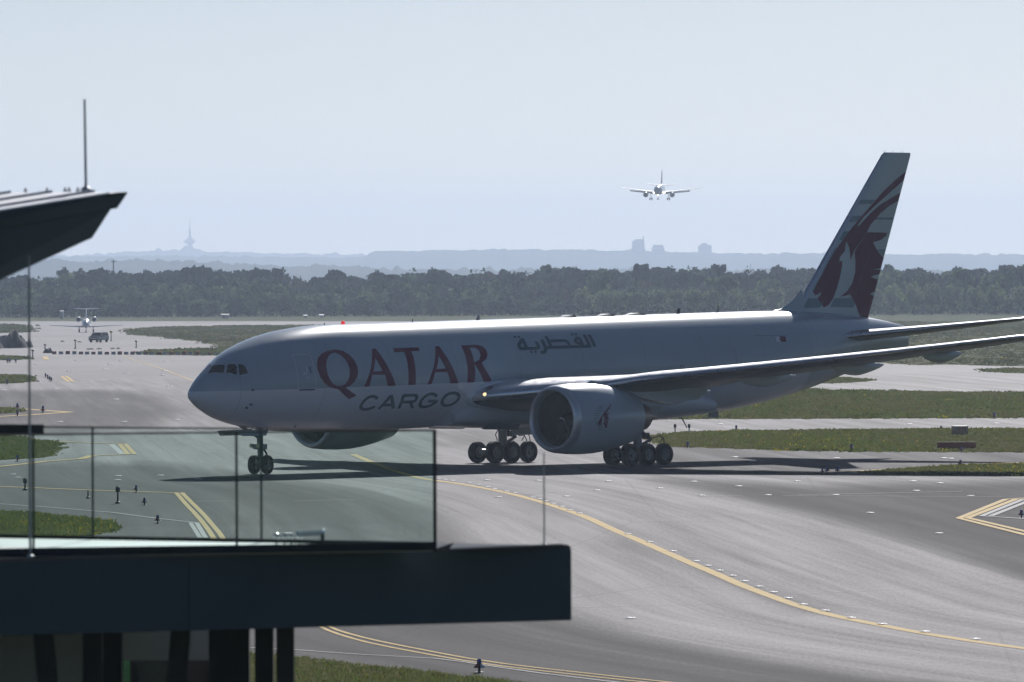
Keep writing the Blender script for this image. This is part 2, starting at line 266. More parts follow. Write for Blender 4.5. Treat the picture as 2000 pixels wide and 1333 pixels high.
def asphalt_mat():
    m = bpy.data.materials.new('asphalt'); m.use_nodes = True; n, bs = nodes_of(m)
    g = n.nodes.new('ShaderNodeNewGeometry').outputs['Position']
    aw = n.nodes.new('ShaderNodeAttribute'); aw.attribute_name = 'wear'
    af = n.nodes.new('ShaderNodeAttribute'); af.attribute_name = 'flow'
    st = noise(n, mapping(n, af.outputs['Vector'], (0.55, 0.012, 1)), 1.0, 6, 0.6)       # tyre and drainage streaks along the lane
    st2 = noise(n, mapping(n, af.outputs['Vector'], (2.2, 0.03, 1)), 1.0, 3, 0.6)
    big = noise(n, mapping(n, g, (0.05, 0.012, 1)), 1.0, 4, 0.55)
    fine = noise(n, mapping(n, g, (7.0, 1.0, 1)), 1.0, 4, 0.85)
    k = mathn(n, 'ADD', mathn(n, 'MULTIPLY', aw.outputs['Fac'], 0.98), mathn(n, 'MULTIPLY', mathn(n, 'SUBTRACT', st, 0.5), 0.8))
    k = mathn(n, 'ADD', k, mathn(n, 'MULTIPLY', mathn(n, 'SUBTRACT', st2, 0.5), 0.30))
    k = mathn(n, 'ADD', k, mathn(n, 'MULTIPLY', mathn(n, 'SUBTRACT', big, 0.5), 0.35))
    k = mathn(n, 'ADD', k, mathn(n, 'MULTIPLY', mathn(n, 'SUBTRACT', fine, 0.5), 0.6))
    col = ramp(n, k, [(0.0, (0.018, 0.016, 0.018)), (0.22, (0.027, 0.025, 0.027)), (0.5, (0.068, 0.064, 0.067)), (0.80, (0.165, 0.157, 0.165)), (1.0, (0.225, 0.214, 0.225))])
    # sealed cracks
    vo = n.nodes.new('ShaderNodeTexVoronoi'); vo.feature = 'DISTANCE_TO_EDGE'; vo.inputs['Scale'].default_value = 1.0
    n.links.new(mapping(n, g, (0.06, 0.02, 1)), vo.inputs['Vector'])
    ck = ramp(n, vo.outputs['Distance'], [(0.0, (0.72, 0.72, 0.72)), (0.006, (1, 1, 1))])
    col = mixc(n, 1.0, col, ck, 'MULTIPLY')
    sp = n.nodes.new('ShaderNodeSeparateXYZ'); n.links.new(af.outputs['Vector'], sp.inputs[0])
    wob = mathn(n, 'ADD', sp.outputs[0], mathn(n, 'MULTIPLY', noise(n, mapping(n, g, (0.3, 0.1, 1)), 1.0, 2), 0.25))
    jn = mathn(n, 'LESS_THAN', mathn(n, 'ABSOLUTE', mathn(n, 'SUBTRACT', mathn(n, 'FRACT', mathn(n, 'DIVIDE', wob, 7.5)), 0.5)), 0.0055)    # paving joints, sealed with bitumen
    col = mixc(n, mathn(n, 'MULTIPLY', jn, 0.35), col, (0.03, 0.03, 0.03))
    n.links.new(col, bs.inputs['Base Color'])
    rg = n.nodes.new('ShaderNodeMapRange'); rg.inputs[3].default_value = 0.92; rg.inputs[4].default_value = 0.74
    n.links.new(k, rg.inputs[0]); n.links.new(rg.outputs[0], bs.inputs['Roughness'])
    bs.inputs['Specular IOR Level'].default_value = 0.12
    return m
M_ASPH = asphalt_mat()

def polymask(px, py, poly, sx, sy):               # 1 inside, soft edge sx/sy
    P = np.array(poly, float); P = P/np.array([sx, sy]); x = px/sx; y = py/sy
    ins = np.zeros(x.shape, bool); dm = np.full(x.shape, 1e9)
    for i in range(len(P)):
        a, b = P[i-1], P[i]
        c = ((a[1] > y) != (b[1] > y)) & (x < (b[0]-a[0])*(y-a[1])/((b[1]-a[1]) or 1e-9)+a[0]); ins ^= c
        d = b-a; t = np.clip(((x-a[0])*d[0]+(y-a[1])*d[1])/(d@d+1e-12), 0, 1)
        dm = np.minimum(dm, np.hypot(x-a[0]-t*d[0], y-a[1]-t*d[1]))
    s = np.where(ins, dm, -dm)
    return np.clip(0.5+s*0.5, 0, 1)

CENTRE_LINE = [(690, 888), (730, 905), (770, 920), (820, 934), (850, 939), (900, 946), (960, 957), (1005, 967), (1050, 979), (1100, 995), (1150, 1013), (1200, 1036),
               (1250, 1057), (1300, 1079), (1350, 1101), (1400, 1122), (1450, 1144), (1500, 1163), (1550, 1181), (1600, 1196), (1650, 1208), (1700, 1218), (1800, 1237), (1900, 1253), (2000, 1267), (2120, 1283)]
CL = [at(*p) for p in CENTRE_LINE]
def smooth_line(pts, step):
    out = []
    n = len(pts)
    for i in range(n-1):
        p0, p1, p2, p3 = pts[max(i-1, 0)], pts[i], pts[i+1], pts[min(i+2, n-1)]
        m = max(1, int((p2-p1).length/step))
        for k in range(m):
            t = k/m
            out.append(0.5*((2*p1)+(p2-p0)*t+(2*p0-5*p1+4*p2-p3)*t*t+(3*p1-p0-3*p2+p3)*t**3))
    return out+[pts[-1]]

# the base sheet: meadow reaching past the forest to the hills
def sheet(name, pts, z, m, kind='structure', parent=None):
    mb = MB(); v = [Vector((p[0], p[1], z)) for p in pts]
    for t in tessellate_polygon([v]): mb.add([v[i] for i in t], [(0, 1, 2)])
    o = mb.build(name, m, parent, smooth=0)
    bm = bmesh.new(); bm.from_mesh(o.data)
    bmesh.ops.remove_doubles(bm, verts=bm.verts, dist=1e-5)
    for f in bm.faces:
        f.normal_update()
        if f.normal.z < 0: f.normal_flip()
    bm.to_mesh(o.data); bm.free()
    if kind: o['kind'] = kind
    return o
sheet('ground', [(-7000, -400), (7000, -400), (7000, 30000), (-7000, 30000)], -0.06, M_FIELD)

# the paved sheet
ys = np.concatenate([np.linspace(1460, 900, 170), np.linspace(897, 700, 80), np.linspace(698, 628, 36)])
xs = np.linspace(-330, 2330, 150)
V = np.array([[*at(x, y)[:2], 0.0] for y in ys for x in xs]); ny, nx = len(ys), len(xs)
ii, jj = np.meshgrid(np.arange(ny-1), np.arange(nx-1), indexing='ij'); a_ = (ii*nx+jj).ravel()
F = np.stack([a_, a_+1, a_+nx+1, a_+nx], 1)
gx, gy = proj(V)
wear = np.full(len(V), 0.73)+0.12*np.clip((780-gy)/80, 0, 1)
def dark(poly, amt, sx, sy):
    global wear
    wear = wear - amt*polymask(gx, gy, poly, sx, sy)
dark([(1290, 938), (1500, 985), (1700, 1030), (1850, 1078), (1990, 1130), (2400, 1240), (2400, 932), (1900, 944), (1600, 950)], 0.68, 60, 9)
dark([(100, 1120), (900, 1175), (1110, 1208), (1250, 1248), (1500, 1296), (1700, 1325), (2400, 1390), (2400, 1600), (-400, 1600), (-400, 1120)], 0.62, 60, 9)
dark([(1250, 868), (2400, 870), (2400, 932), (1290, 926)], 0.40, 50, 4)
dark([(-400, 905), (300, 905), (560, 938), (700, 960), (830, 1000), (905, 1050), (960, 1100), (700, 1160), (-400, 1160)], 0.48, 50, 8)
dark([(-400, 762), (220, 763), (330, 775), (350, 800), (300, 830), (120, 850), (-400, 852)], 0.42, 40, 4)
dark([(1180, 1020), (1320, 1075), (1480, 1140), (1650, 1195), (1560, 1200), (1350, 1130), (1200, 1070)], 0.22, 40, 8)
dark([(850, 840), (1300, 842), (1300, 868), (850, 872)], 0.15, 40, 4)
P2 = np.array([[p.x, p.y] for p in smooth_line([CL[0]+(CL[0]-CL[2])*9]+CL+[CL[-1]+(CL[-1]-CL[-3])*4], 4.0)])
best = np.full(len(V), 1e9); sd_ = np.zeros(len(V)); arc = np.zeros(len(V)); s0 = 0.0
for i in range(len(P2)-1):
    a, d = P2[i], P2[i+1]-P2[i]; L = math.hypot(*d); t = np.clip(((V[:, :2]-a)@d)/(L*L), 0, 1)
    q = V[:, :2]-a-t[:, None]*d; dist = np.hypot(q[:, 0], q[:, 1]); c = d[0]*q[:, 1]-d[1]*q[:, 0]
    k = dist < best; best[k] = dist[k]; sd_[k] = (np.sign(c)*dist)[k]; arc[k] = s0+t[k]*L; s0 += L
flow = np.stack([sd_, arc, np.zeros(len(V))], 1)
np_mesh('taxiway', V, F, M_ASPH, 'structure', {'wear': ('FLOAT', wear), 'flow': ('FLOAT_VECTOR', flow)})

# ---- grass verges and islands in the pavement, each with its own standing grass
M_BLADE = bpy.data.materials.new('grass_blades'); M_BLADE.use_nodes = True; n = M_BLADE.node_tree
for x in list(n.nodes): n.nodes.remove(x)
out = n.nodes.new('ShaderNodeOutputMaterial'); ta = n.nodes.new('ShaderNodeAttribute'); ta.attribute_name = 'tint'
d_ = n.nodes.new('ShaderNodeBsdfDiffuse'); t_ = n.nodes.new('ShaderNodeBsdfTranslucent'); mx = n.nodes.new('ShaderNodeMixShader'); mx.inputs[0].default_value = 0.55
n.links.new(ta.outputs['Color'], d_.inputs['Color']); n.links.new(ta.outputs['Color'], t_.inputs['Color'])
n.links.new(d_.outputs[0], mx.inputs[1]); n.links.new(t_.outputs[0], mx.inputs[2]); n.links.new(mx.outputs[0], out.inputs['Surface'])
def inside_poly(x, y, P):
    ins = np.zeros(x.shape, bool)
    for i in range(len(P)):
        a, b = P[i-1], P[i]
        ins ^= ((a[1] > y) != (b[1] > y)) & (x < (b[0]-a[0])*(y-a[1])/((b[1]-a[1]) or 1e-9)+a[0])
    return ins
def blades(poly, n_, h0, h1, wd, flower=0.03, pale=0.25, label=None, lim=None):
    P = [(p.x, p.y) for p in poly]; A = np.array(P); lo, hi = A.min(0), A.max(0)
    if lim: lo = np.maximum(lo, lim[0]); hi = np.minimum(hi, lim[1])
    pts = RNG.uniform(lo, hi, (n_*3, 2)); pts = pts[inside_poly(pts[:, 0], pts[:, 1], P)][:n_]; n_ = len(pts); pts = pts+RNG.normal(0, 1, pts.shape)*np.array([wd*.8, wd*3.0])
    patch = np.sin(pts[:, 0]*0.31+1.3)*np.sin(pts[:, 1]*0.043)+0.5*np.sin(pts[:, 0]*0.9+pts[:, 1]*0.06)*np.sin(pts[:, 1]*0.11+pts[:, 0]*0.07)
    h = 0.55*RNG.uniform(h0, h1, n_)*(1+0.35*patch)
    Vb = np.zeros((n_, 4, 3, 3)); C = np.zeros((n_, 4, 3, 4)); C[..., 3] = 1
    base = np.stack([RNG.uniform(0.10, 0.128, n_), RNG.uniform(0.122, 0.155, n_), RNG.uniform(0.034, 0.05, n_)], 1)
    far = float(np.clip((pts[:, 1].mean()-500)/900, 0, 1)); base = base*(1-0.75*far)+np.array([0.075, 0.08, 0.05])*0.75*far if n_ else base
    pl = RNG.random(n_) < pale*np.clip(0.9-1.1*patch, 0, 2.5); base[pl] = np.array([0.17, 0.16, 0.075])*RNG.uniform(0.7, 1.1, (pl.sum(), 1))
    fl = RNG.random(n_) < flower*0.5*np.clip(1+2*patch, 0, 3); base[fl] = np.array([0.34, 0.28, 0.03])*RNG.uniform(0.7, 1.2, (fl.sum(), 1))
    for k in range(4):
        an = RNG.uniform(0, math.pi, n_); ox = RNG.normal(0, wd*0.8, n_); oy = RNG.normal(0, wd*0.8, n_); lx = RNG.normal(0, 0.35, n_)*h
        ca, sa = np.cos(an)*wd/2, np.sin(an)*wd/2
        Vb[:, k, 0] = np.stack([pts[:, 0]+ox-ca, pts[:, 1]+oy-sa, np.zeros(n_)], 1)
        Vb[:, k, 1] = np.stack([pts[:, 0]+ox+ca, pts[:, 1]+oy+sa, np.zeros(n_)], 1)
        Vb[:, k, 2] = np.stack([pts[:, 0]+ox+lx, pts[:, 1]+oy, h*RNG.uniform(0.7, 1.15, n_)], 1)
        C[:, k, :, :3] = base[:, None, :]
    o = np_mesh('grass', Vb.reshape(-1, 3), np.arange(n_*12).reshape(-1, 3), M_BLADE, 'stuff', {'tint': ('FLOAT_COLOR', C.reshape(-1, 4))})
    return tag(o, label, 'grass')
def verge(px, n_=0, h0=0.1, h1=0.3, wd=0.25, label='', flower=0.03, pale=0.25):
    pts = smooth_closed([at(*p) for p in px])
    sheet('grass_verge', pts, 0.006, M_VERGE)
    if n_: blades(pts, n_, h0, h1, wd, flower, pale, label)
def smooth_closed(pts):
    out = []; n_ = len(pts)
    for i in range(n_):
        out += [pts[i].lerp(pts[(i+1) % n_], k/4) for k in range(4)]
    # gentle waviness so that no edge is ruler straight
    q = []
    for i, p in enumerate(out):
        nb = (out[i-1]+out[(i+1) % len(out)])*0.5
        p = p.lerp(nb, 0.5); s = p.y/14122
        q.append(Vector((p.x+random.uniform(-3, 3)*s*3, p.y+random.uniform(-1, 1)*s*12, 0)))
    return q
verge([(1000, 629), (2330, 628), (2330, 716), (1960, 716), (1850, 712), (1790, 714), (1700, 708), (1000, 708)], 26000, 0.1, 0.4, 0.5, 'rough meadow grass beyond the far taxiway on the right', 0.012, 0.3)
verge([(1590, 741), (1640, 738), (1690, 741), (1700, 744), (1640, 749), (1590, 749)], 900, 0.1, 0.35, 0.4, 'small grass wedge between the two pale taxiways', 0.0)
verge([(1905, 722), (1990, 718), (2330, 717), (2330, 730), (1990, 730), (1930, 727)], 900, 0.1, 0.35, 0.4, 'grass strip at the right edge below the far meadow', 0.0)
verge([(1000, 772), (1500, 767), (1700, 764), (2330, 772), (2330, 815), (1700, 818), (1330, 819), (1000, 822)], 22000, 0.12, 0.45, 0.4, 'broad grass field between the taxiways behind the freighter', 0.006, 0.3)
verge([(1272, 853), (1330, 846), (1500, 842), (2330, 837), (2330, 885), (1600, 882), (1420, 876), (1310, 873), (1276, 864)], 22000, 0.1, 0.36, 0.3, 'flowering grass verge right of the rear wheels', 0.05, 0.3)
verge([(1690, 923), (1730, 919), (1850, 912), (2330, 900), (2330, 934), (1860, 928), (1720, 928)], 9000, 0.12, 0.36, 0.22, 'tapering grass island with yellow flowers at the right edge', 0.10, 0.3)
verge([(560, 1281), (640, 1291), (760, 1306), (900, 1322), (1010, 1336), (1060, 1350), (800, 1440), (200, 1440), (200, 1262)], 16000, 0.08, 0.28, 0.05, 'near patch of green grass below the terrace beam', 0.006, 0.25)
verge([(-330, 990), (40, 1000), (130, 1010), (205, 1018), (228, 1029), (222, 1042), (100, 1056), (-330, 1060)], 7000, 0.1, 0.3, 0.12, 'grass island seen low through the terrace glass', 0.05, 0.2)
verge([(-330, 850), (40, 852), (62, 860), (108, 863), (118, 875), (110, 888), (60, 897), (-330, 912)], 7000, 0.1, 0.34, 0.2, 'rounded grass island seen high through the terrace glass', 0.01, 0.15)
verge([(-330, 728), (55, 733), (66, 740), (60, 746), (10, 750), (-330, 756)], 3500, 0.2, 0.5, 0.4, 'dark grass tongue behind the thin pole at the left edge', 0.03, 0.2)
verge([(-330, 793), (28, 798), (36, 803), (28, 808), (-330, 814)], 2500, 0.15, 0.4, 0.35, 'small grass tip above the terrace handrail', 0.02, 0.2)
verge([(-330, 692), (38, 696), (46, 700), (40, 704), (-330, 706)], 1500, 0.25, 0.6, 0.6, 'far grass tongue at the left edge', 0.0, 0.2)
verge([(-330, 630), (48, 634), (58, 643), (50, 651), (-330, 653)], 3000, 0.3, 0.8, 0.9, 'distant grass bank left of the business jet', 0.0, 0.2)
verge([(236, 644), (320, 639), (450, 636), (900, 634), (900, 690), (470, 690), (430, 678), (395, 668), (330, 660), (260, 656)], 6000, 0.2, 0.5, 0.8, 'distant grass field right of the business jet', 0.0, 0.3)
verge([(268, 689), (300, 684), (420, 681), (900, 682), (900, 700), (420, 695), (272, 694)], 2000, 0.2, 0.5, 0.6, 'dark grass strip behind the row of barriers', 0.0, 0.2)
for k, (x, y, s) in enumerate([(1580, 768, 1.0), (1693, 813, 0.9), (1762, 801, 0.8), (1778, 795, 0.9), (1740, 796, 0.7), (1790, 800, 0.7)]):
    c = at(x, y); ring = [Vector((c.x+math.cos(t)*1.5*s, c.y+math.sin(t)*5*s, 0)) for t in np.linspace(0, 6.0, 9)]
    blades(ring, 500, 0.35*s, 0.8*s, 0.25, 0.03, 0.25, 'taller weed clump in the meadow, %s of six' % ORD[k])

# ---- paint
M_YEL = mat('yellow_paint', (0.56, 0.375, 0.085), 0.8, vary=0.35, scale=0.9, spec=0.15)
M_WHT = mat('white_paint', (0.42, 0.42, 0.41), 0.8, vary=0.3, scale=0.9, spec=0.15)
_pz = [0.010]
def stripe(name, px, wd, m, label, smooth=True, dash=None):
    pts = [at(*p) if not isinstance(p, Vector) else p for p in px]
    if smooth: pts = smooth_line(pts, 2.0)
    mb = MB(); z = _pz[0]; _pz[0] = 0.010+(_pz[0]-0.010+0.0012) % 0.02; L = []
    for i, p in enumerate(pts):
        a, b = pts[max(i-1, 0)], pts[min(i+1, len(pts)-1)]
        d = (b-a); d.z = 0; d.normalize(); nn = Vector((-d.y, d.x, 0))*wd/2
        L.append((Vector((p.x+nn.x, p.y+nn.y, z)), Vector((p.x-nn.x, p.y-nn.y, z))))
    for i in range(len(L)-1):
        mb.add([L[i][0], L[i][1], L[i+1][1], L[i+1][0]], [(0, 1, 2, 3)])
    o = mb.build(name, m, smooth=0)
    return tag(o, label, kind='structure')
S = stripe
S('yellow_line', CENTRE_LINE, 0.46, M_YEL, 'curved yellow taxi line')
S('yellow_line', [(236, 692), (263, 704), (300, 715), (340, 730), (366, 740), (420, 764)], 0.22, M_YEL, 'far yellow taxi line')
S('yellow_line', [(560, 1188), (620, 1222), (660, 1239), (720, 1256), (800, 1272), (900, 1290), (980, 1302), (1100, 1316), (1200, 1327), (1330, 1341)], 0.16, M_YEL, 'outer near edge line')
S('yellow_line', [(575, 1186), (637, 1222), (680, 1238), (740, 1253), (810, 1267), (910, 1286), (990, 1298), (1110, 1312), (1210, 1323), (1340, 1337)], 0.16, M_YEL, 'inner near edge line')
S('white_line', [(400, 1262), (575, 1270), (700, 1279), (850, 1287), (900, 1293), (960, 1302), (1050, 1315), (1150, 1327), (1300, 1345)], 0.14, M_WHT, 'white shoulder line')
S('yellow_line', [(344, 963), (362, 984), (380, 1003), (395, 1020), (407, 1036), (420, 1056)], 0.24, M_YEL, 'left bar')
S('yellow_line', [(355, 963), (376, 984), (398, 1006), (415, 1026), (430, 1044), (440, 1060)], 0.24, M_YEL, 'right bar')
S('yellow_line', [(-200, 945), (0, 951), (100, 955), (200, 959), (345, 963.5)], 0.5, M_YEL, 'thin edge line', False)
S('white_line', [(-200, 970), (0, 985), (100, 992), (220, 1002), (310, 1014), (384, 1022), (402, 1052)], 0.22, M_WHT, 'white edge line', False)
S('white_line', [(372, 1022), (391, 1052)], 0.2, M_WHT, 'white bar', False)
S('yellow_line', [(2120, 966), (1965, 976), (1873, 1013), (2000, 1045), (2120, 1076)], 0.34, M_YEL, 'outer chevron', False)
S('yellow_line', [(2120, 970), (1984, 976), (1890, 1012.5), (2000, 1038.5), (2120, 1066)], 0.34, M_YEL, 'inner chevron', False)
S('white_line', [(1998, 976.5), (1917, 1009), (2120, 1022)], 0.3, M_WHT, 'white chevron', False)
S('white_line', [(2016, 977), (1935, 1009)], 0.3, M_WHT, 'white chevron bar', False)
S('yellow_line', [(1520, 926), (1580, 925), (1660, 922), (1800, 914), (1900, 908), (2100, 900)], 0.6, M_YEL, 'edge line of grass island', False)
S('yellow_line', [(-200, 925), (0, 912), (50, 907), (90, 902), (160, 897), (180, 891), (264, 887.5)], 0.6, M_YEL, 'lower edge line of grass island', False)
S('yellow_line', [(-100, 846), (30, 852), (75, 861), (150, 865), (215, 867), (247, 868)], 0.6, M_YEL, 'upper edge line of grass island', False)
S('yellow_line', [(234, 868), (250, 887.5)], 0.3, M_YEL, 'bar', False); S('yellow_line', [(245, 868), (263, 887.5)], 0.3, M_YEL, 'bar', False)
S('white_line', [(217, 868), (239, 887.5)], 0.4, M_WHT, 'white bar', False)
S('yellow_line', [(-100, 795), (0, 797.5), (56, 800), (136, 805.5)], 0.9, M_YEL, 'upper side of far chevron', False)
S('yellow_line', [(-100, 819), (0, 814), (56, 811), (136, 805.5)], 0.9, M_YEL, 'lower side of far chevron', False)
for x in (120, 129): S('yellow_line', [(x, 735), (x+14, 746)], 0.35, M_YEL, 'far bar', False)
for x in (85, 90): S('yellow_line', [(x, 697), (x+4, 703)], 0.4, M_YEL, 'farthest bar', False)
for p in [[(1025, 966), (1062, 963), (1090, 961)], [(1340, 1089), (1395, 1090)], [(1365, 969.5), (1450, 968.5)], [(1530, 969), (1960, 971.5)], [(1480, 925), (1200, 938)]][:4]: S('white_line', p, 0.13, M_WHT, 'thin white mark', False)
for p in [[(830, 843), (1030, 840)], [(840, 893), (1020, 892), (1180, 893)], [(1880, 961), (1560, 968)], [(450, 893), (760, 890)], [(380, 980), (445, 979)], [(575, 979), (690, 977)]]: S('white_line', p, 0.16, M_WHT, 'slot cut', False)
# =====================================================================  forest, trees, hills, towers
def leaf_mat():
    m = bpy.data.materials.new('foliage'); m.use_nodes = True; n = m.node_tree
    for x in list(n.nodes): n.nodes.remove(x)
    out = n.nodes.new('ShaderNodeOutputMaterial'); ta = n.nodes.new('ShaderNodeAttribute'); ta.attribute_name = 'tint'
    g = n.nodes.new('ShaderNodeNewGeometry').outputs['Position']
    k = ramp(n, noise(n, g, 0.35, 3, 0.6), [(0.3, (0.7, 0.7, 0.7)), (0.7, (1.25, 1.25, 1.25))])
    c = mixc(n, 1.0, ta.outputs['Color'], k, 'MULTIPLY')
    d = n.nodes.new('ShaderNodeBsdfDiffuse'); t = n.nodes.new('ShaderNodeBsdfTranslucent'); mx = n.nodes.new('ShaderNodeMixShader')
    mx.inputs[0].default_value = 0.42
    n.links.new(c, d.inputs['Color']); n.links.new(c, t.inputs['Color'])
    n.links.new(d.outputs[0], mx.inputs[1]); n.links.new(t.outputs[0], mx.inputs[2]); n.links.new(mx.outputs[0], out.inputs['Surface'])
    return m
M_LEAF = leaf_mat()
M_BARK = mat('bark', (0.06, 0.045, 0.035), 0.95, vary=0.3)

def crown_proto(seed, n_leaf, kind):
    """unit crown: height 0..1 in z, about +-0.5 wide; lumpy clusters of leaf clumps round a dark core"""
    r = np.random.default_rng(seed)
    if kind == 'pine': lumps = [(0, 0, 0.8, 0.20, 0.13)]+[(r.uniform(-.22, .22), r.uniform(-.22, .22), r.uniform(.66, .93), r.uniform(.12, .2), r.uniform(.05, .1)) for _ in range(9)]
    elif kind == 'round': lumps = [(0, 0, .52, .42, .44)]+[(math.cos(a)*.2, math.sin(a)*.2, r.uniform(.3, .78), r.uniform(.18, .25), r.uniform(.14, .2)) for a in r.uniform(0, 6.3, 12)]
    else: lumps = [(0, 0, .6, .3, .3)]+[(math.cos(a)*q, math.sin(a)*q, z, r.uniform(.14, .24), r.uniform(.09, .17)) for a, q, z in zip(r.uniform(0, 6.3, 17), r.uniform(.1, .36, 17), r.uniform(.12, .88, 17))]
    vol = np.array([l[3]**2 for l in lumps]); pick = r.choice(len(lumps), n_leaf, p=vol/vol.sum()); L = np.array(lumps)[pick]
    d = r.normal(size=(n_leaf, 3)); d[:, 2] += 0.25; d /= np.linalg.norm(d, axis=1)[:, None]
    rad = r.uniform(0.78, 1.06, n_leaf)[:, None]
    c = L[:, :3]+d*rad*np.stack([L[:, 3], L[:, 3], L[:, 4]], 1)
    nrm = d+r.normal(size=(n_leaf, 3))*0.55; nrm /= np.linalg.norm(nrm, axis=1)[:, None]
    u = np.cross(nrm, r.normal(size=(n_leaf, 3))); u /= np.linalg.norm(u, axis=1)[:, None]; v = np.cross(nrm, u)
    s = r.uniform(0.028, 0.06, n_leaf)[:, None]*(1.0 if n_leaf > 300 else 1.35)
    a = r.uniform(0.5, 1.0, n_leaf)[:, None]
    V = np.stack([c-u*s, c+v*s*a, c+u*s, c-v*s*a], 1).reshape(-1, 3)
    F = np.arange(n_leaf*4).reshape(-1, 4)
    shade = np.repeat(r.uniform(0.75, 1.25, n_leaf), 4)
    # solid core so that the crown is not transparent in the middle
    core = []
    for l in lumps[:1]+lumps[1:6]:
        for k in range(26):
            q = r.normal(size=3); q /= np.linalg.norm(q); core.append((np.array(l[:3])+q*np.array([l[3], l[3], l[4]])*0.72, q))
    cV = []; 
    for c0, q in core:
        u0 = np.cross(q, [0.3, 0.5, 0.8]); u0 /= np.linalg.norm(u0); v0 = np.cross(q, u0); s0 = 0.085
        cV += [c0-u0*s0, c0+v0*s0, c0+u0*s0, c0-v0*s0]
    V = np.vstack([V, np.array(cV)]); F = np.arange(len(V)).reshape(-1, 4); shade = np.concatenate([shade, np.full(len(cV), 0.8)])
    return V, F, shade
PROTO = {k: [crown_proto(31*j+len(k), n_, k) for j in range(5)] for k, n_ in (('broad', 300), ('pine', 210), ('round', 420))}
TINT = {'dark': (0.036, 0.062, 0.042), 'pine': (0.024, 0.042, 0.034), 'green': (0.08, 0.132, 0.055), 'pale': (0.12, 0.175, 0.075), 'brown': (0.075, 0.075, 0.045), 'mid': (0.055, 0.092, 0.048), 'row': (0.20, 0.24, 0.11)}

# ---- the wood behind the airfield: one mass nobody could count
def trunk_quads(x, y, h, w_):
    return np.array([[x-w_, y, 0], [x+w_, y, 0], [x+w_*.6, y, h], [x-w_*.6, y, h]]), np.array([[x, y-w_, 0], [x, y+w_, 0], [x, y+w_*.6, h], [x, y-w_*.6, h]])
Vs, Ts, off = [], [], 0
def put(kind, px, dist, ht, wd, tint, z0=0.0):
    V, F, sh = PROTO[kind][RNG.integers(5)]
    a = RNG.uniform(0, 6.28); c, s = math.cos(a), math.sin(a)
    X = np.stack([(V[:, 0]*c-V[:, 1]*s)*wd, (V[:, 0]*s+V[:, 1]*c)*wd, V[:, 2]*ht], 1)
    p = atd(px, 600, dist); X += np.array([p.x, p.y, z0]); Vs.append(X)
    t = np.array(TINT[tint])*RNG.uniform(0.6, 1.45); C = np.ones((len(V), 4)); C[:, :3] = t[None]*sh[:, None]; Ts.append(C)
    for q in trunk_quads(p.x, p.y, ht*(0.85 if kind == 'pine' else 0.7), 0.34 if kind == 'pine' else 0.22):
        Vs.append(q+np.array([0, 0, z0])); C = np.ones((4, 4)); C[:, :3] = (0.05, 0.04, 0.03); Ts.append(C)
def pxm(d): return FPX/d
# top line of the wood read along the picture: x, y of the canopy
SKY_X = [-200, 0, 90, 130, 180, 300, 360, 430, 470, 540, 570, 600, 650, 700, 760, 830, 900, 1000, 1120, 1250, 1400, 1520, 1650, 1750, 1850, 1930, 2000, 2200]
SKY_Y = [534, 532, 530, 524, 527, 527, 524, 520, 524, 522, 538, 543, 530, 534, 526, 522, 529, 526, 523, 524, 525, 527, 529, 527, 524, 528, 520, 524]
ROW = [(2062, 600, 0.50), (2085, 575, 0.62), (2115, 560, 0.74), (2150, 0, 0.86), (2190, 0, 0.95), (2240, 0, 1.0), (2300, 0, 1.0)]
for ri, (dist, _, frac) in enumerate(ROW):
    x = -220.0
    while x < 2220:
        yt = np.interp(x, SKY_X, SKY_Y)+random.uniform(-4, 7)
        full = (628-yt)/pxm(dist)*1.0
        top = CAM_H+(540-yt)*dist/FPX
        h = top*frac*random.uniform(0.86, 1.06)
        if frac > 0.8:
            kind = 'pine' if random.random() < (0.5 if 300 < x < 560 or x > 1040 else 0.28) else 'broad'
            tint = random.choice(['dark', 'dark', 'mid', 'pine']) if kind == 'broad' else 'pine'
            if kind == 'broad' and random.random() < 0.22: tint = random.choice(['green', 'brown'])
        else:
            kind = 'broad'; tint = random.choice(['green', 'mid', 'pale', 'pale', 'green', 'dark'] if x < 1000 else ['mid', 'dark', 'dark', 'brown', 'mid'])
        wd = h*random.uniform(0.45, 0.8)*(1.25 if kind == 'pine' else 1.0)
        put(kind, x, dist+random.uniform(-9, 9), h, wd, tint)
        x += wd*pxm(dist)*random.uniform(0.36, 0.62)
for x, yt in [(222, 500), (1122, 515), (1255, 518), (1403, 519), (1562, 521), (1740, 521), (545, 520), (375, 520), (430, 519), (655, 527), (1300, 521), (1520, 523), (1870, 519)][1:]:
    put('pine', x, 2200+random.uniform(-20, 20), CAM_H+(540-yt)*2200/FPX, random.uniform(7, 9), 'pine')
x = -220
while x < 2220:                                    # undergrowth along the edge of the wood
    h = random.uniform(3, 6.5); put('broad', x, 2050+random.uniform(-4, 4), h, h*1.4, random.choice(['mid', 'green', 'dark', 'pale'] if x < 1080 else ['dark', 'dark', 'mid'])); x += h*pxm(2050)*random.uniform(0.5, 1.0)
V = np.vstack(Vs)
tag(np_mesh('forest', V, np.arange(len(V)).reshape(-1, 4), M_LEAF, 'stuff', {'tint': ('FLOAT_COLOR', np.vstack(Ts))}), 'hazy mixed forest along the far edge of the airfield', 'forest')
print('forest quads', len(V)//4)

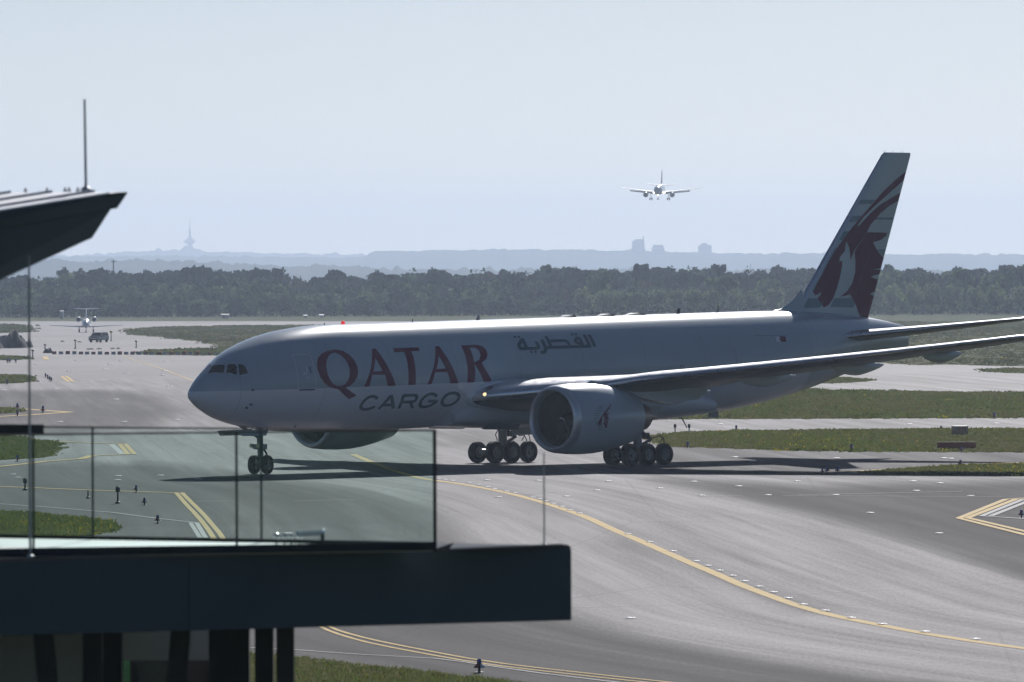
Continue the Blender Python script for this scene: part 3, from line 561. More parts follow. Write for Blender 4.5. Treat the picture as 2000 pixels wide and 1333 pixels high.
# ---- planted row of round trees before the wood, each a tree of its own
def tree(px, dist, ht, wd, tint, label, group, kind='round', name='round_tree'):
    p = atd(px, 600, dist); root = empty(name, (p.x, p.y, -0.05)); tag(root, label, 'tree', group)
    V, F, sh = PROTO[kind][RNG.integers(5)]
    X = np.stack([V[:, 0]*wd, V[:, 1]*wd, V[:, 2]*ht], 1); C = np.ones((len(V), 4)); C[:, :3] = np.array(TINT[tint])[None]*sh[:, None]*random.uniform(0.85, 1.15)
    o = np_mesh('crown', X, F, M_LEAF, None, {'tint': ('FLOAT_COLOR', C)}); o.parent = root
    mb = MB().tube((0, 0, 0), (0.05, 0, ht*0.45), 0.25, 0.14, 7)
    for k in range(4):
        a = k*1.6; mb.tube((0, 0, ht*0.3), (math.cos(a)*wd*.25, math.sin(a)*wd*.25, ht*0.6), 0.1, 0.04, 5)
    mb.build('trunk', M_BARK, root)
xs_ = [1990, 1945, 1908, 1863, 1820, 1786, 1745, 1708, 1514, 1474, 1438, 1390, 1355, 1320, 1285, 1242, 1214, 1178, 1140]
for k, x in enumerate(xs_):
    big = x > 1600
    tree(x, 2005+random.uniform(-5, 5), random.uniform(8.2, 9.6) if big else random.uniform(7.6, 9.0), random.uniform(6.4, 7.4), 'row',
         '%s round pale tree from the right in the row before the wood' % ORD[k], 'row of round trees before the wood')
for k, (x, d, h, wd, t) in enumerate([(1690, 2030, 12.5, 10, 'pale'), (1740, 2035, 13.5, 10, 'green'), (1800, 2040, 12, 11, 'green'), (1872, 2040, 13, 11, 'pale'), (1940, 2040, 12.5, 10, 'green'), (1985, 2040, 14, 11, 'mid'), (1410, 2035, 11.5, 12, 'pale'), (1500, 2035, 11, 9, 'green'), (1165, 2045, 13, 12, 'pale')]):
    tree(x, d, h, wd, t, '%s bushy light green tree behind the planted row' % ORD[k], 'light green trees at the edge of the wood', 'broad', 'bushy_tree')

# ---- far wooded hills
M_HILL = bpy.data.materials.new('hill_forest'); M_HILL.use_nodes = True; n, bs = nodes_of(M_HILL)
g = n.nodes.new('ShaderNodeNewGeometry').outputs['Position']
n.links.new(ramp(n, noise(n, g, 0.006, 6, 0.65), [(0.3, (0.03, 0.045, 0.022)), (0.55, (0.05, 0.065, 0.03)), (0.75, (0.09, 0.09, 0.05))]), bs.inputs['Base Color'])
bs.inputs['Roughness'].default_value = 1.0; bs.inputs['Specular IOR Level'].default_value = 0.0
def ridge(dist, X, Y, depth, rough, label):
    px = np.linspace(X[0], X[-1], 700); yy = np.interp(px, X, Y)
    prof = np.array([0, .25, .55, .8, .95, 1.0, .9, .6]); ds = np.linspace(-depth, depth*.6, len(prof))
    V = []
    bumps = np.abs(RNG.normal(0, 1, 700)); bumps = np.convolve(bumps, np.ones(3)/3, 'same')*rough
    for pf, dd in zip(prof, ds):
        for p_, y_, b_ in zip(px, yy, bumps):
            d = dist+dd; c = atd(p_, y_, dist); top = c.z
            V.append((c.x*d/dist, d, max(top*pf+(b_+RNG.uniform(0, rough*.5))*pf, 0)-0.5))
    nn = len(px); ii, jj = np.meshgrid(np.arange(len(prof)-1), np.arange(nn-1), indexing='ij'); a_ = (ii*nn+jj).ravel()
    tag(np_mesh('hills', V, np.stack([a_, a_+1, a_+nn+1, a_+nn], 1), M_HILL, 'structure', smooth=False), label)
ridge(8800, [-400, 60, 200, 300, 420, 560, 640, 760, 2400], [512, 512, 514, 511, 516, 525, 522, 530, 534], 500, 3.0, 'nearest wooded ridge on the left')
ridge(14000, [-400, 90, 230, 330, 400, 500, 600, 700, 722, 735, 800, 1000, 1200, 1400, 1620, 1760, 2000, 2400], [506, 504, 503, 503, 503, 504, 505, 506, 500, 493, 492, 489, 492, 497, 498, 499, 500, 500], 900, 3.2, 'long pale ridge across the horizon')
ridge(18000, [-400, 150, 250, 320, 355, 362, 372, 380, 400, 430, 500, 580, 640, 720, 2400], [503, 502, 495, 492, 492, 487, 485, 488, 494, 495, 498, 498, 499, 502, 505], 900, 5, 'farthest ridge under the telecom tower')
M_FARW = mat('pale_far_concrete', (0.22, 0.23, 0.25), 0.8)
M_FARD = mat('far_window', (0.05, 0.06, 0.07), 0.3)
def tall(px, dist, ytop, ybase): 
    c = atd(px, 600, dist); k = dist/FPX; return c, CAM_H+(540-ytop)*k, k
c, H, k = tall(371.5, 17900, 428, 487); zb = 45
t = empty('telecom_tower', (c.x, c.y, zb)); tag(t, 'slim telecom tower with a round platform on the left skyline', 'tower')
H -= zb
MB().lathe([(0, 9), (H*.25, 7), (H*.55, 5.8)], n=16, cap0=True, cap1=True).build('shaft', M_FARW, t)
MB().lathe([(H*.44, 6), (H*.47, 10), (H*.49, 15), (H*.52, 15), (H*.535, 11), (H*.56, 11), (H*.57, 6.5), (H*.60, 5.5), (H*.61, 3.5)], n=24, cap0=True, cap1=True).build('platform', M_FARW, t)
MB().lathe([(H*.58, 3.4), (H*.78, 2.6), (H*.79, 1.6), (H, 1.1)], n=10, cap0=True, cap1=True).build('antenna_mast', M_FARW, t)
def block(px, dist, parts, label, name='tower_block'):
    c = atd(px, 600, dist); k = dist/FPX; root = empty(name, (c.x, c.y, 0)); tag(root, label, 'building')
    for i, (x0, x1, yt) in enumerate(parts):
        h = CAM_H+(540-yt)*k; w_ = (x1-x0)*k; xc = ((x0+x1)/2-px)*k
        wall = MB().box((xc, i*0.7, h/2), (w_, 26-i*3, h)).build('wall' if i == 0 else 'setback', M_FARW, root, smooth=0)
        if w_ > 8:
            mb = MB(); z = h-4
            while z > 24: mb.box((xc, i*0.7-(26-i*3)/2-0.02, z), (w_*0.88, 0.5, 1.5)); z -= 3.4
            mb.build('window_band', M_FARD, wall, smooth=0)
block(1246, 13900, [(1231, 1261, 487), (1235, 1259, 472), (1240, 1258, 469), (1256, 1258.5, 463)], 'tallest stepped tower block with a mast on the right skyline')
block(1286, 13900, [(1273, 1298, 485), (1276, 1296, 480)], 'lower middle tower block on the right skyline')
block(1377, 13900, [(1364, 1390, 481), (1370, 1382, 477)], 'right-hand tower block with rooftop box on the skyline')
p = atd(222, 600, 2350); mb = MB().tube((0, 0, 0), (0, 0, CAM_H+(540-505)*2350/FPX), 0.28, 0.2, 8).tube((-0.8, 0, 16.4), (1.0, 0, 16.4), 0.12, 0.12, 6)
tag(mb.build('lattice_mast', M_FARD, loc=(p.x, p.y, 0)), 'thin mast rising above the wood on the left', 'mast')
# =====================================================================  the freighter
def hull_paint():
    m = bpy.data.materials.new('hull_paint'); m.use_nodes = True; n, bs = nodes_of(m)
    tc = n.nodes.new('ShaderNodeTexCoord'); sx = n.nodes.new('ShaderNodeSeparateXYZ'); n.links.new(tc.outputs['Object'], sx.inputs[0])
    zl = mathn(n, 'SUBTRACT', sx.outputs['Z'], mathn(n, 'ADD', mathn(n, 'MULTIPLY', sx.outputs['X'], 0.0145), 5.01-0.2465))
    up = mathn(n, 'GREATER_THAN', zl, 0.0)
    v = noise(n, mapping(n, tc.outputs['Object'], (0.25, 0.25, 0.8)), 1.0, 5, 0.6)
    grey = ramp(n, v, [(0.3, (0.36, 0.44, 0.50)), (0.7, (0.385, 0.47, 0.53))])
    wht = ramp(n, v, [(0.3, (0.72, 0.75, 0.79)), (0.7, (0.76, 0.79, 0.83))])
    col = mixc(n, up, wht, grey)
    rear = n.nodes.new('ShaderNodeMapRange'); rear.inputs[1].default_value = 50.6; rear.inputs[2].default_value = 50.9; n.links.new(sx.outputs['X'], rear.inputs[0])
    col = mixc(n, rear.outputs[0], col, (0.41, 0.49, 0.545))
    # skin joints every few metres, thin and faint
    fx = mathn(n, 'FRACT', mathn(n, 'DIVIDE', sx.outputs['X'], 5.4)); j = mathn(n, 'LESS_THAN', mathn(n, 'ABSOLUTE', mathn(n, 'SUBTRACT', fx, 0.5)), 0.0042)
    col = mixc(n, mathn(n, 'MULTIPLY', j, 0.28), col, (0.12, 0.13, 0.14))
    n.links.new(col, bs.inputs['Base Color']); bs.inputs['Roughness'].default_value = 0.21
    bs.inputs['Coat Weight'].default_value = 0.3; bs.inputs['Coat Roughness'].default_value = 0.05
    return m
M_HULL = hull_paint()
M_GREYP = mat('light_grey_paint', (0.38, 0.46, 0.52), 0.32, coat=0.4, vary=0.05, scale=0.6)
M_BELLY = mat('fairing_grey', (0.50, 0.545, 0.585), 0.35, coat=0.3, vary=0.06, scale=0.7)
M_WING = mat('wing_shaded_grey', (0.06, 0.068, 0.076), 0.4, coat=0.1, vary=0.08, scale=0.5)  # darker than the real grey: the shade under the wing is in the colour
M_LE = mat('polished_leading_edge', (0.72, 0.73, 0.75), 0.30, metal=1.0, rvary=0.04, scale=2)
M_LIP = mat('satin_inlet_lip', (0.60, 0.62, 0.64), 0.35, metal=0.75, vary=0.05, scale=2)
M_MAROON = mat('maroon_paint', (0.125, 0.003, 0.045), 0.4, spec=0.08)
M_SLATE = mat('slate_lettering', (0.05, 0.105, 0.145), 0.4, spec=0.1)
M_STRIPE = mat('fin_stripe_grey', (0.17, 0.26, 0.31), 0.35, spec=0.3)
M_FINP = mat('fin_pale_grey', (0.48, 0.56, 0.60), 0.33, coat=0.35, vary=0.05, scale=0.6)
M_WHITE = mat('white_enamel', (0.78, 0.78, 0.78), 0.35, coat=0.3)
M_OUT = mat('outline_white', (0.62, 0.65, 0.67), 0.4)
M_DARK = mat('dark_metal', (0.045, 0.047, 0.05), 0.5, metal=0.4, vary=0.2)
M_STEEL = mat('gear_grey', (0.30, 0.31, 0.32), 0.42, vary=0.15, scale=4)
M_CHROME = mat('oleo_chrome', (0.75, 0.76, 0.78), 0.12, metal=1.0)
M_TYRE = mat('tyre_rubber', (0.007, 0.007, 0.008), 0.9, vary=0.25, scale=9)
M_HUB = mat('wheel_hub', (0.22, 0.23, 0.24), 0.45, metal=0.3, vary=0.2, scale=6)
M_GLASS = mat('cockpit_glass', (0.006, 0.008, 0.010), 0.08, spec=0.25)
M_HOT = mat('exhaust_metal', (0.22, 0.17, 0.13), 0.4, metal=0.9, vary=0.25)
M_FAN = mat('fan_blade', (0.014, 0.016, 0.019), 0.5, metal=0.5)
M_REDL = mat('red_beacon', (0.5, 0.02, 0.02), 0.3, emit=(1, 0.04, 0.02), estr=0.6)
M_LAMP = mat('landing_lamp', (1, 0.9, 0.7), 0.2, emit=(1.0, 0.72, 0.36), estr=1.3)

AZ = 0.8153336                                     # heading against the view
_c = Vector((31.77-430.15516*math.sin(0.82327883), -430.15516*math.cos(0.82327883), 0))
_rx = Vector((math.cos(AZ), -math.sin(AZ), 0)); _fy = Vector((math.sin(AZ), math.cos(AZ), 0))
ROOT = empty('cargo_aircraft', (-_c.dot(_rx), -_c.dot(_fy), 0), AZ)
tag(ROOT, 'large grey and white cargo jet with maroon lettering taxiing on the apron', 'airplane')

# ---- hull
xs_ = sorted(set([FUS[0][0], 0.3, 0.34, 0.39, 0.45, 0.55, 0.65, 0.8]+[1.0+0.25*k for k in range(12)]+[4+0.5*k for k in range(19)]+[13.5+1.5*k for k in range(19)]+[41.5+0.75*k for k in range(28)]+[62.4, 62.8]))
NS = 72
mb = MB(); mb.loft([[Vector(fus_pt(x, 2*math.pi*j/NS)) for j in range(NS)] for x in xs_ if x <= 62.8])
HULL = recalc(mb.build('fuselage', M_HULL, ROOT, smooth=60))

def flat_mesh(rings):                              # polygon with holes -> triangles
    vv = [[Vector((p[0], p[1], 0)) for p in r] for r in rings]
    fl = [p for r in vv for p in r]
    return fl, tessellate_polygon(vv)
def decal(name, polys, fn, m, parent, du, dv, flip=False):
    bm = bmesh.new()
    for rings in polys:
        fl, tr = flat_mesh(rings); bv = [bm.verts.new(p) for p in fl]
        for t in tr:
            try: bm.faces.new([bv[i] for i in t])
            except ValueError: pass
    lo = [min(v.co[i] for v in bm.verts) for i in (0, 1)]; hi = [max(v.co[i] for v in bm.verts) for i in (0, 1)]
    for ax, st in ((0, du), (1, dv)):
        k = lo[ax]+st
        while k < hi[ax]:
            co = Vector((k, 0, 0)) if ax == 0 else Vector((0, k, 0)); no = Vector((1, 0, 0)) if ax == 0 else Vector((0, 1, 0))
            bmesh.ops.bisect_plane(bm, geom=list(bm.verts)+list(bm.edges)+list(bm.faces), plane_co=co, plane_no=no, dist=1e-6); k += st
    for v in bm.verts: v.co = Vector(fn(v.co.x, v.co.y))
    for f in bm.faces: f.smooth = True
    bmesh.ops.recalc_face_normals(bm, faces=bm.faces)
    me = bpy.data.meshes.new(name); bm.to_mesh(me); bm.free(); me.materials.append(m)
    o = bpy.data.objects.new(name, me); COL.objects.link(o); o.parent = parent
    return o
def strip(pts, wd, kx, ky):                        # mitred band along a line, width measured after scaling
    P = [Vector((p[0]*kx, p[1]*ky)) for p in pts]; n_ = len(P); closed = (P[0]-P[-1]).length < 1e-6
    q = []
    for k in range(n_-1):
        m_ = 1 if n_ <= 2 else 3
        for t in range(m_):
            a, b, c, d = P[k-1 if k else (n_-2 if closed else 0)], P[k], P[k+1], P[k+2 if k+2 < n_ else (1 if closed else k+1)]
            t /= m_; q.append(0.5*((2*b)+(c-a)*t+(2*a-5*b+4*c-d)*t*t+(3*b-a-3*c+d)*t**3) if n_ > 3 else b.lerp(c, t))
    q.append(P[-1]); L, Rr = [], []
    for i, p in enumerate(q):
        a = q[i-1] if i else (q[-2] if closed else p); b = q[i+1] if i+1 < len(q) else (q[1] if closed else p)
        d1 = (p-a).normalized() if (p-a).length else (b-p).normalized(); d2 = (b-p).normalized() if (b-p).length else d1
        d = (d1+d2).normalized() if (d1+d2).length > 1e-3 else d1; nn = Vector((-d.y, d.x))*wd/2/max(d.dot(d1), 0.5)
        L.append(p+nn); Rr.append(p-nn)
    return [[[(v.x/kx, v.y/ky) for v in (L[i], L[i+1], Rr[i+1], Rr[i])]] for i in range(len(q)-1)]
hul = lambda off: (lambda x, t: fus_pt(x, t, off))
mirror = lambda pts: [(x, math.pi-t) for x, t in pts]
for rings in LETTERS: decal('letter', [rings], hul(0.012), M_MAROON, HULL, 0.5, 0.07)
for L in CARGO:
    for k, s in enumerate(L):
        decal('letter' if k == 0 else 'letter_stroke', strip(s, 0.185, 0.72, 3.1), hul(0.012+0.003*k), M_SLATE, HULL, 0.6, 0.08)
for k, s in enumerate(ARABIC): decal('letter', strip(s, 0.20 if k < 10 else 0.15, 0.72, 3.1), hul(0.012+0.0018*(k % 10)), M_SLATE, HULL, 0.6, 0.08)
# cockpit windows with their frames
for wpts in WINDOWS:
    for side in (0, 1):
        q = wpts if side == 0 else mirror(wpts)
        w_ = decal('cockpit_window', [[q]], hul(0.010), M_GLASS, HULL, 0.15, 0.08)
        decal('window_frame', strip(q+[q[0]], 0.05, 0.8, 2.4), hul(0.014), M_GREYP, HULL, 0.3, 0.1)
dr = decal('cargo_door_outline', strip(DOOR+[DOOR[0]], 0.055, 1.0, 3.0), hul(0.012), M_OUT, HULL, 0.4, 0.08)
for k, s in enumerate(DOOR_MARKS): decal('door_handle' if k == 0 else 'door_mark', strip(s, 0.10 if k != 4 else 0.09, 1.0, 3.0), hul(0.014), M_SLATE if k in (0, 4) else M_OUT, HULL, 0.4, 0.1)
decal('flag_white', [[FLAG[0]]], hul(0.012), M_WHITE, HULL, 0.3, 0.1); decal('flag_maroon', [[FLAG[1]]], hul(0.013), M_MAROON, HULL, 0.3, 0.1)
for (x, t) in SPOTS:
    c = Vector(fus_pt(x, t, 0.0)); nrm = (Vector(fus_pt(x, t, 0.1))-c).normalized()
    MB().tube(c-nrm*0.02, c+nrm*0.10, 0.07, 0.05, 8).build('sensor_probe', M_DARK, HULL)
# hull seams, main deck cargo door, hatches: thin dark lines on the skin
def seam(pts, wd=0.02, m=M_SLATE, nm='panel_seam'): decal(nm, strip(pts, wd, 1.0, 3.0), hul(0.006), m, HULL, 1.0, 0.08)
seam([(34.5, 1.1), (34.9, 1.02), (41.0, 1.02)]); seam([(41.8, 1.42), (46.5, 1.42), (47.6, 1.12), (49.0, 1.12)]); seam([(45.4, 0.55), (48.5, 0.5)]); seam([(43.2, 0.3), (43.4, -0.4)])
seam([(38.2, 0.02), (38.5, -0.02), (38.6, -0.14), (38.2, -0.12), (38.2, 0.02)], 0.03)
# antennas, beacon on the crown
for x, h, l, m in [(23.7, 0.28, 0.35, M_STEEL), (18.3, 0.2, 0.1, M_DARK), (41.3, 0.34, 0.35, M_DARK), (45.0, 0.55, 0.12, M_DARK), (11.0, 0.1, 0.15, M_DARK)]:
    z = fus_sec(x)[0]-0.02
    MB().hexa([Vector((x+a*l, b*0.05, z)) for a, b in ((0, 0), (.5, -1), (1, 0), (.5, 1))], [Vector((x+.35*l+a*l*.6, b*0.03, z+h)) for a, b in ((0, 0), (.5, -1), (1, 0), (.5, 1))]).build('antenna', m, HULL, smooth=0)
for x, l in [(31.0, 1.4), (34.2, 1.7), (41.0, 1.9)][:2]+[(36.6, 2.1)]:
    z = fus_sec(x)[0]-0.03; mb = MB()
    mb.loft([[Vector((x+u*l, v*0.35*math.sin(math.pi*min(max(u, .06), .94)), z+0.15*math.sin(math.pi*min(max(u, .05), .95)))) for v in (-1, -.5, 0, .5, 1)] for u in np.linspace(0, 1, 9)], False, False, closed=False)
    recalc(mb.build('antenna_fairing', M_STEEL, HULL))
z = fus_sec(12.6)[0]; MB().lathe([(0, .12), (.1, .12), (.17, .08), (.2, .0)], c=(12.6, 0, z-.02), n=12).build('beacon_light', M_REDL, HULL)
z = fus_sec(41.8)[1]; MB().tube((41.6, 0, z+.05), (42.2, 0, z-.75), 0.05, 0.03, 6).build('drain_mast', M_DARK, HULL); MB().box((44.6, 0, fus_sec(44.6)[1]-.1), (.9, .06, .5)).build('antenna', M_STEEL, HULL)
MB().tube((62.75, 0, fus_sec(62.7)[0]-.4), (63.0, 0, fus_sec(62.7)[0]-.42), .16, .12, 12).build('exhaust_pipe', M_HOT, HULL)
MB().box((62.85, 0, fus_sec(62.7)[0]+.0), (.3, .06, .1)).build('tail_light', M_WHITE, HULL)

# ---- wing-body fairing
mb = MB(); rings = []
for x in np.linspace(19.2, 42.0, 26):
    u = (x-19.2)/22.8; g = math.sin(math.pi*min(max(u, 0.001), .999))**0.75; lz = lean(x)
    hw = 2.6+1.0*g; zb = CZ-3.0-0.38*g+lz; zt = CZ-2.0+1.55*g+lz; ring = []
    for j in range(28):
        a = 2*math.pi*j/28; cx, sz = math.cos(a), math.sin(a); e = 0.62
        ring.append(Vector((x, hw*math.copysign(abs(cx)**e, cx), (zb+zt)/2+(zt-zb)/2*math.copysign(abs(sz)**e, sz))))
    rings.append(ring)
mb.loft(rings); recalc(mb.build('belly_fairing', M_BELLY, ROOT, smooth=70))
for s in (-1, 1):
    MB().hexa([Vector((21.9, s*2.55, CZ-3.02+lean(22))), Vector((24.6, s*2.6, CZ-3.06+lean(24))), Vector((24.9, s*2.0, CZ-3.28+lean(24))), Vector((21.9, s*2.1, CZ-3.2+lean(22)))],
              [Vector((22.0, s*2.75, CZ-2.9+lean(22))), Vector((24.5, s*2.85, CZ-2.95+lean(24))), Vector((24.9, s*2.2, CZ-3.36+lean(24))), Vector((22.0, s*2.2, CZ-3.26+lean(22)))]).build('ram_air_scoop', M_STRIPE, ROOT, smooth=0)

# ---- wings
AF = [(1.0, 0.002), (.9, .022), (.75, .052), (.6, .073), (.45, .085), (.3, .086), (.18, .076), (.1, .061), (.05, .046), (.02, .030), (.006, .016), (0, 0),
      (.006, -.014), (.02, -.024), (.05, -.034), (.1, -.043), (.18, -.052), (.3, -.056), (.45, -.048), (.6, -.03), (.75, -.012), (.9, -.002)]
def wing_at(y):                                    # leading edge, trailing edge, heights, thickness ratio
    le = 19.5+0.687*(y-3.1) if y < 29.3 else 19.5+0.687*26.2+1.55*(y-29.3)
    te = 33.9+0.06*(y-3.1) if y < 9.9 else 34.3+0.345*(y-9.9) if y < 29.3 else 41.0+0.75*(y-29.3)
    if y < 4.0: le = 20.15
    if y > 32.0: le = min(le, te-0.5)
    z = 4.12+0.112*(y-3.1)+0.0012*(y-3.1)**2*0.6
    th = 0.95 if y < 4 else 0.95-0.28*min((y-4)/8, 1)
    return le, te, z, th
for s, nm in ((-1, 'port'), (1, 'starboard')):
    rings = []
    for y in [1.5, 3.1, 4.2, 5.5, 7, 8.5, 9.9, 11.5, 13.5, 16, 18.5, 21, 23.5, 26, 28, 29.3, 30.3, 31.2, 31.9, 32.35]:
        le, te, z, th = wing_at(y); c = te-le; tw = 0.045*(1-y/30)
        rings.append([Vector((le+u*c, s*y, z+v*c*th+(0.5-u)*c*tw*0.6-(.012*c if y < 10 else 0))) for u, v in AF])
    mb = MB(); n_ = len(AF); mb.loft(rings)
    wg = mb.build('wing', [M_WING, M_LE], ROOT, smooth=50)
    le_ix = set(range(7, 15)); mi = []
    for p in wg.data.polygons:
        js = {v % n_ for v in p.vertices}; yv = abs(p.center.y)
        mi.append(1 if len(p.vertices) == 4 and js <= set(range(6, 13)) and yv > 3 else 0)
    wg.data.polygons.foreach_set('material_index', mi); recalc(wg)
    WG = wg
    # flap track fairings
    for y, xa, L_ in [(7.4, 36.1, 7.2), (13.3, 37.0, 5.4), (18.4, 39.0, 4.9), (23.3, 40.2, 3.6)]:
        le, te, z, th = wing_at(y); rg = []
        for u in np.linspace(0, 1, 14):
            r_ = (math.sin(math.pi*min(u*1.0, 1))**0.6)*(1-0.35*u)+0.02; k = 0.68 if y > 9 else 0.8
            cz = z-0.16-0.045*L_*(1-abs(2*u-1))-(0.2 if y < 9 else 0.0)+0.10*u
            rg.append([Vector((xa-L_+u*L_, s*(y+0.30*k*r_*1.1*math.cos(a)), cz+0.62*k*r_*math.sin(a))) for a in np.linspace(0, 2*math.pi, 15)[:-1]])
        recalc(MB().loft(rg).build('flap_track_fairing', M_BELLY, WG, smooth=60))
    le, te, z, th = wing_at(3.9)
    MB().lathe([(0, .0), (.02, .08), (.1, .11), (.16, .1)], 'X', (le+0.02, s*3.95, z+0.14), 14).build('landing_lamp', M_LAMP if s == -1 else M_CHROME, WG)
    # wing root fillet: a smooth swelling of the hull round the root of the leading edge
    rg = []
    for u in np.linspace(0.0, 1.0, 15):
        x = 19.7+u*8.2; k = math.sin(math.pi*min(max(u**0.75, .01), .99))**0.8
        rg.append([Vector((x, s*(2.55+1.3*k*max(math.cos(a), 0)**0.8), 4.22+0.02*(x-20)+1.0*k*math.sin(a))) for a in np.linspace(-math.pi/2, math.pi/2, 13)])
    recalc(MB().loft(rg, False, False, closed=False).build('root_fillet', M_HULL, WG, smooth=70))
    # aileron / slat joints
    for y in (8.6, 11.6, 16.2, 20.8, 25.4):
        le, te, z, th = wing_at(y); MB().box((le+0.35, s*y, z-0.0), (0.7, 0.03, 0.22)).build('slat_joint', M_DARK, WG, smooth=0)

# ---- engines
def nacelle(s):
    E_ = Vector((19.7, s*9.8, 2.98))
    out = [(0.0, 1.70), (-0.02, 1.76), (0.05, 1.84), (0.2, 1.91), (0.5, 1.97), (1.2, 2.03), (2.2, 2.06), (3.2, 2.03), (4.2, 1.92), (5.2, 1.74), (6.0, 1.56), (6.35, 1.48)]
    e = recalc(MB().lathe(out, 'X', E_, 64).lathe([(6.35, 1.48), (6.3, 1.42), (5.6, 1.45)], 'X', E_, 64).build('engine', M_GREYP, ROOT, smooth=60))
    MB().lathe([(0.42, 1.965), (0.2, 1.915), (0.05, 1.846), (-0.03, 1.765), (-0.02, 1.68), (0.08, 1.61), (0.3, 1.57), (0.55, 1.56)], 'X', E_+Vector((-0.006, 0, 0)), 64).build('inlet_lip', M_LIP, e, smooth=60)
    MB().lathe([(0.5, 1.56), (1.2, 1.6), (1.7, 1.63)], 'X', E_, 48).build('inlet_duct', M_FAN, e, smooth=60)
    MB().lathe([(1.75, 1.64), (1.76, 0.3)], 'X', E_, 40).build('fan_case', M_DARK, e, smooth=60)
    for k in range(22):                            # wide-chord blades
        a = 2*math.pi*k/22; q = []
        for i, r_ in enumerate((0.42, 0.8, 1.2, 1.58)):
            tw = 0.25+0.35*i; da = 0.17*(1+0.1*i)
            for sd_ in (-1, 1): q.append(E_+Vector((1.42+sd_*0.17*math.cos(tw*.7), math.cos(a+0.13*i+sd_*da*.75)*r_, math.sin(a+0.13*i+sd_*da*.75)*r_)))
        MB().add(q, [(0, 1, 3, 2), (2, 3, 5, 4), (4, 5, 7, 6)]).build('fan_blade', M_FAN, e, smooth=60)
    MB().lathe([(0.62, .0), (0.66, .06), (0.8, .16), (1.05, .30), (1.35, .42)], 'X', E_, 28).build('spinner', M_FAN, e, smooth=60)
    sp = [E_+Vector((0.66+0.5*t, math.cos(2.2+3.0*t)*(.06+.22*t), math.sin(2.2+3.0*t)*(.06+.22*t))) for t in np.linspace(0, 1, 9)]
    mbs = MB()
    for i in range(8): mbs.tube(sp[i]+Vector((-.03, 0, 0)), sp[i+1]+Vector((-.03, 0, 0)), .05, .05, 6)
    mbs.build('spinner_swirl', M_WHITE, e)
    recalc(MB().lathe([(5.6, 1.05), (6.4, 1.08), (7.2, 0.92), (7.75, 0.74), (7.7, 0.68), (7.2, 0.7)], 'X', E_, 40).build('core_nozzle', M_HOT, e, smooth=60))
    MB().lathe([(7.1, 0.5), (7.8, 0.42), (8.5, 0.2), (8.9, 0.03)], 'X', E_, 24, cap1=True).build('exhaust_cone', M_HOT, e, smooth=60)
    # strakes and pylon
    le, te, z, th = wing_at(9.8)
    lo = [Vector((22.0, s*(9.8+b), E_.z+1.9)) for b in (-.22, .22)]+[Vector((29.6, s*(9.8+b), E_.z+0.75)) for b in (.25, -.25)]
    mid = [Vector((22.8, s*(9.8+b), E_.z+2.2)) for b in (-.16, .16)]+[Vector((32.2, s*(9.8+b), z-0.95)) for b in (.16, -.16)]
    hi = [Vector((25.2, s*(9.8+b), z+0.0)) for b in (-.2, .2)]+[Vector((33.0, s*(9.8+b), z-0.35)) for b in (.2, -.2)]
    mb = MB(); mb.loft([lo, mid, hi]); recalc(mb.build('pylon', M_GREYP, e, smooth=30))
    return e
for s in (-1, 1):
    e = nacelle(s)
    if s == -1:
        def nac(off, prof=((0.0, 1.76), (0.2, 1.91), (0.5, 1.97), (1.2, 2.03), (2.2, 2.06), (3.2, 2.03), (4.2, 1.92))):
            def fn(x, t):
                r_ = float(np.interp(x-19.7, [p[0] for p in prof], [p[1] for p in prof]))+off
                return (x, -9.8-r_*math.cos(t), 2.98+r_*math.sin(t))
            return fn
        decal('emblem', [[ENGINE_ORYX[0]]], nac(0.014), M_MAROON, e, 0.25, 0.1); decal('emblem', [[ENGINE_ORYX[1]]], nac(0.017), M_MAROON, e, 0.25, 0.1)
        for l in ENGINE_LINES: decal('emblem_stripe', strip(l, 0.06, 1.0, 2.0), nac(0.010), M_STRIPE, e, 0.3, 0.1)

# ---- fin
def fin_ring(z, n_=12):
    a, b = fin_edges(z); c = b-a; us = [0.5*(1-math.cos(math.pi*k/n_)) for k in range(n_+1)]
    L = [Vector((a+u*c, -fin_half(a+u*c, z), z)) for u in us]; Rr = [Vector((a+u*c, fin_half(a+u*c, z), z)) for u in us[1:-1]]
    return L+list(reversed(Rr))
mb = MB(); mb.loft([fin_ring(z) for z in [7.7]+[8.4+k*1.3 for k in range(8)]+[18.5, 18.7]]+[[p.lerp(Vector((61.7, 0, 18.9)), 0.06) for p in fin_ring(18.82)]])
FINO = recalc(mb.build('tail_fin', M_FINP, ROOT, smooth=50))
# bright leading edge strip and dorsal fillet
mb = MB()
for k in range(24):
    z0, z1 = 8.6+k*0.42, 8.6+(k+1)*0.42; pts = []
    for z in (z0, z1):
        a, b = fin_edges(z)
        pts.append([Vector((a+u*(b-a)-0.012, q*(fin_half(a+u*(b-a), z)+0.008), z)) for u, q in ((.05, -1), (.02, -1), (.005, -1), (0, 0), (.005, 1), (.02, 1), (.05, 1))])
    mb.loft(pts, False, False, closed=False)
recalc(mb.build('fin_leading_edge', M_LE, FINO, smooth=60))
rg = []
for t in np.linspace(0, 1, 9):
    x = 50.2+t*2.6; h = 0.04+1.35*t**2.0; zb = fus_sec(x)[0]-0.25; w_ = 0.10+0.18*t
    rg.append([Vector((x, -w_, zb)), Vector((x, -w_*.75, zb+.25+h*.5)), Vector((x, 0, zb+0.25+h)), Vector((x, w_*.75, zb+.25+h*.5)), Vector((x, w_, zb))])
recalc(MB().loft(rg).build('dorsal_fillet', M_FINP, FINO, smooth=60))
fsd = lambda off, s=-1: (lambda x, z: (x, s*(fin_half(x, z)+off), z))
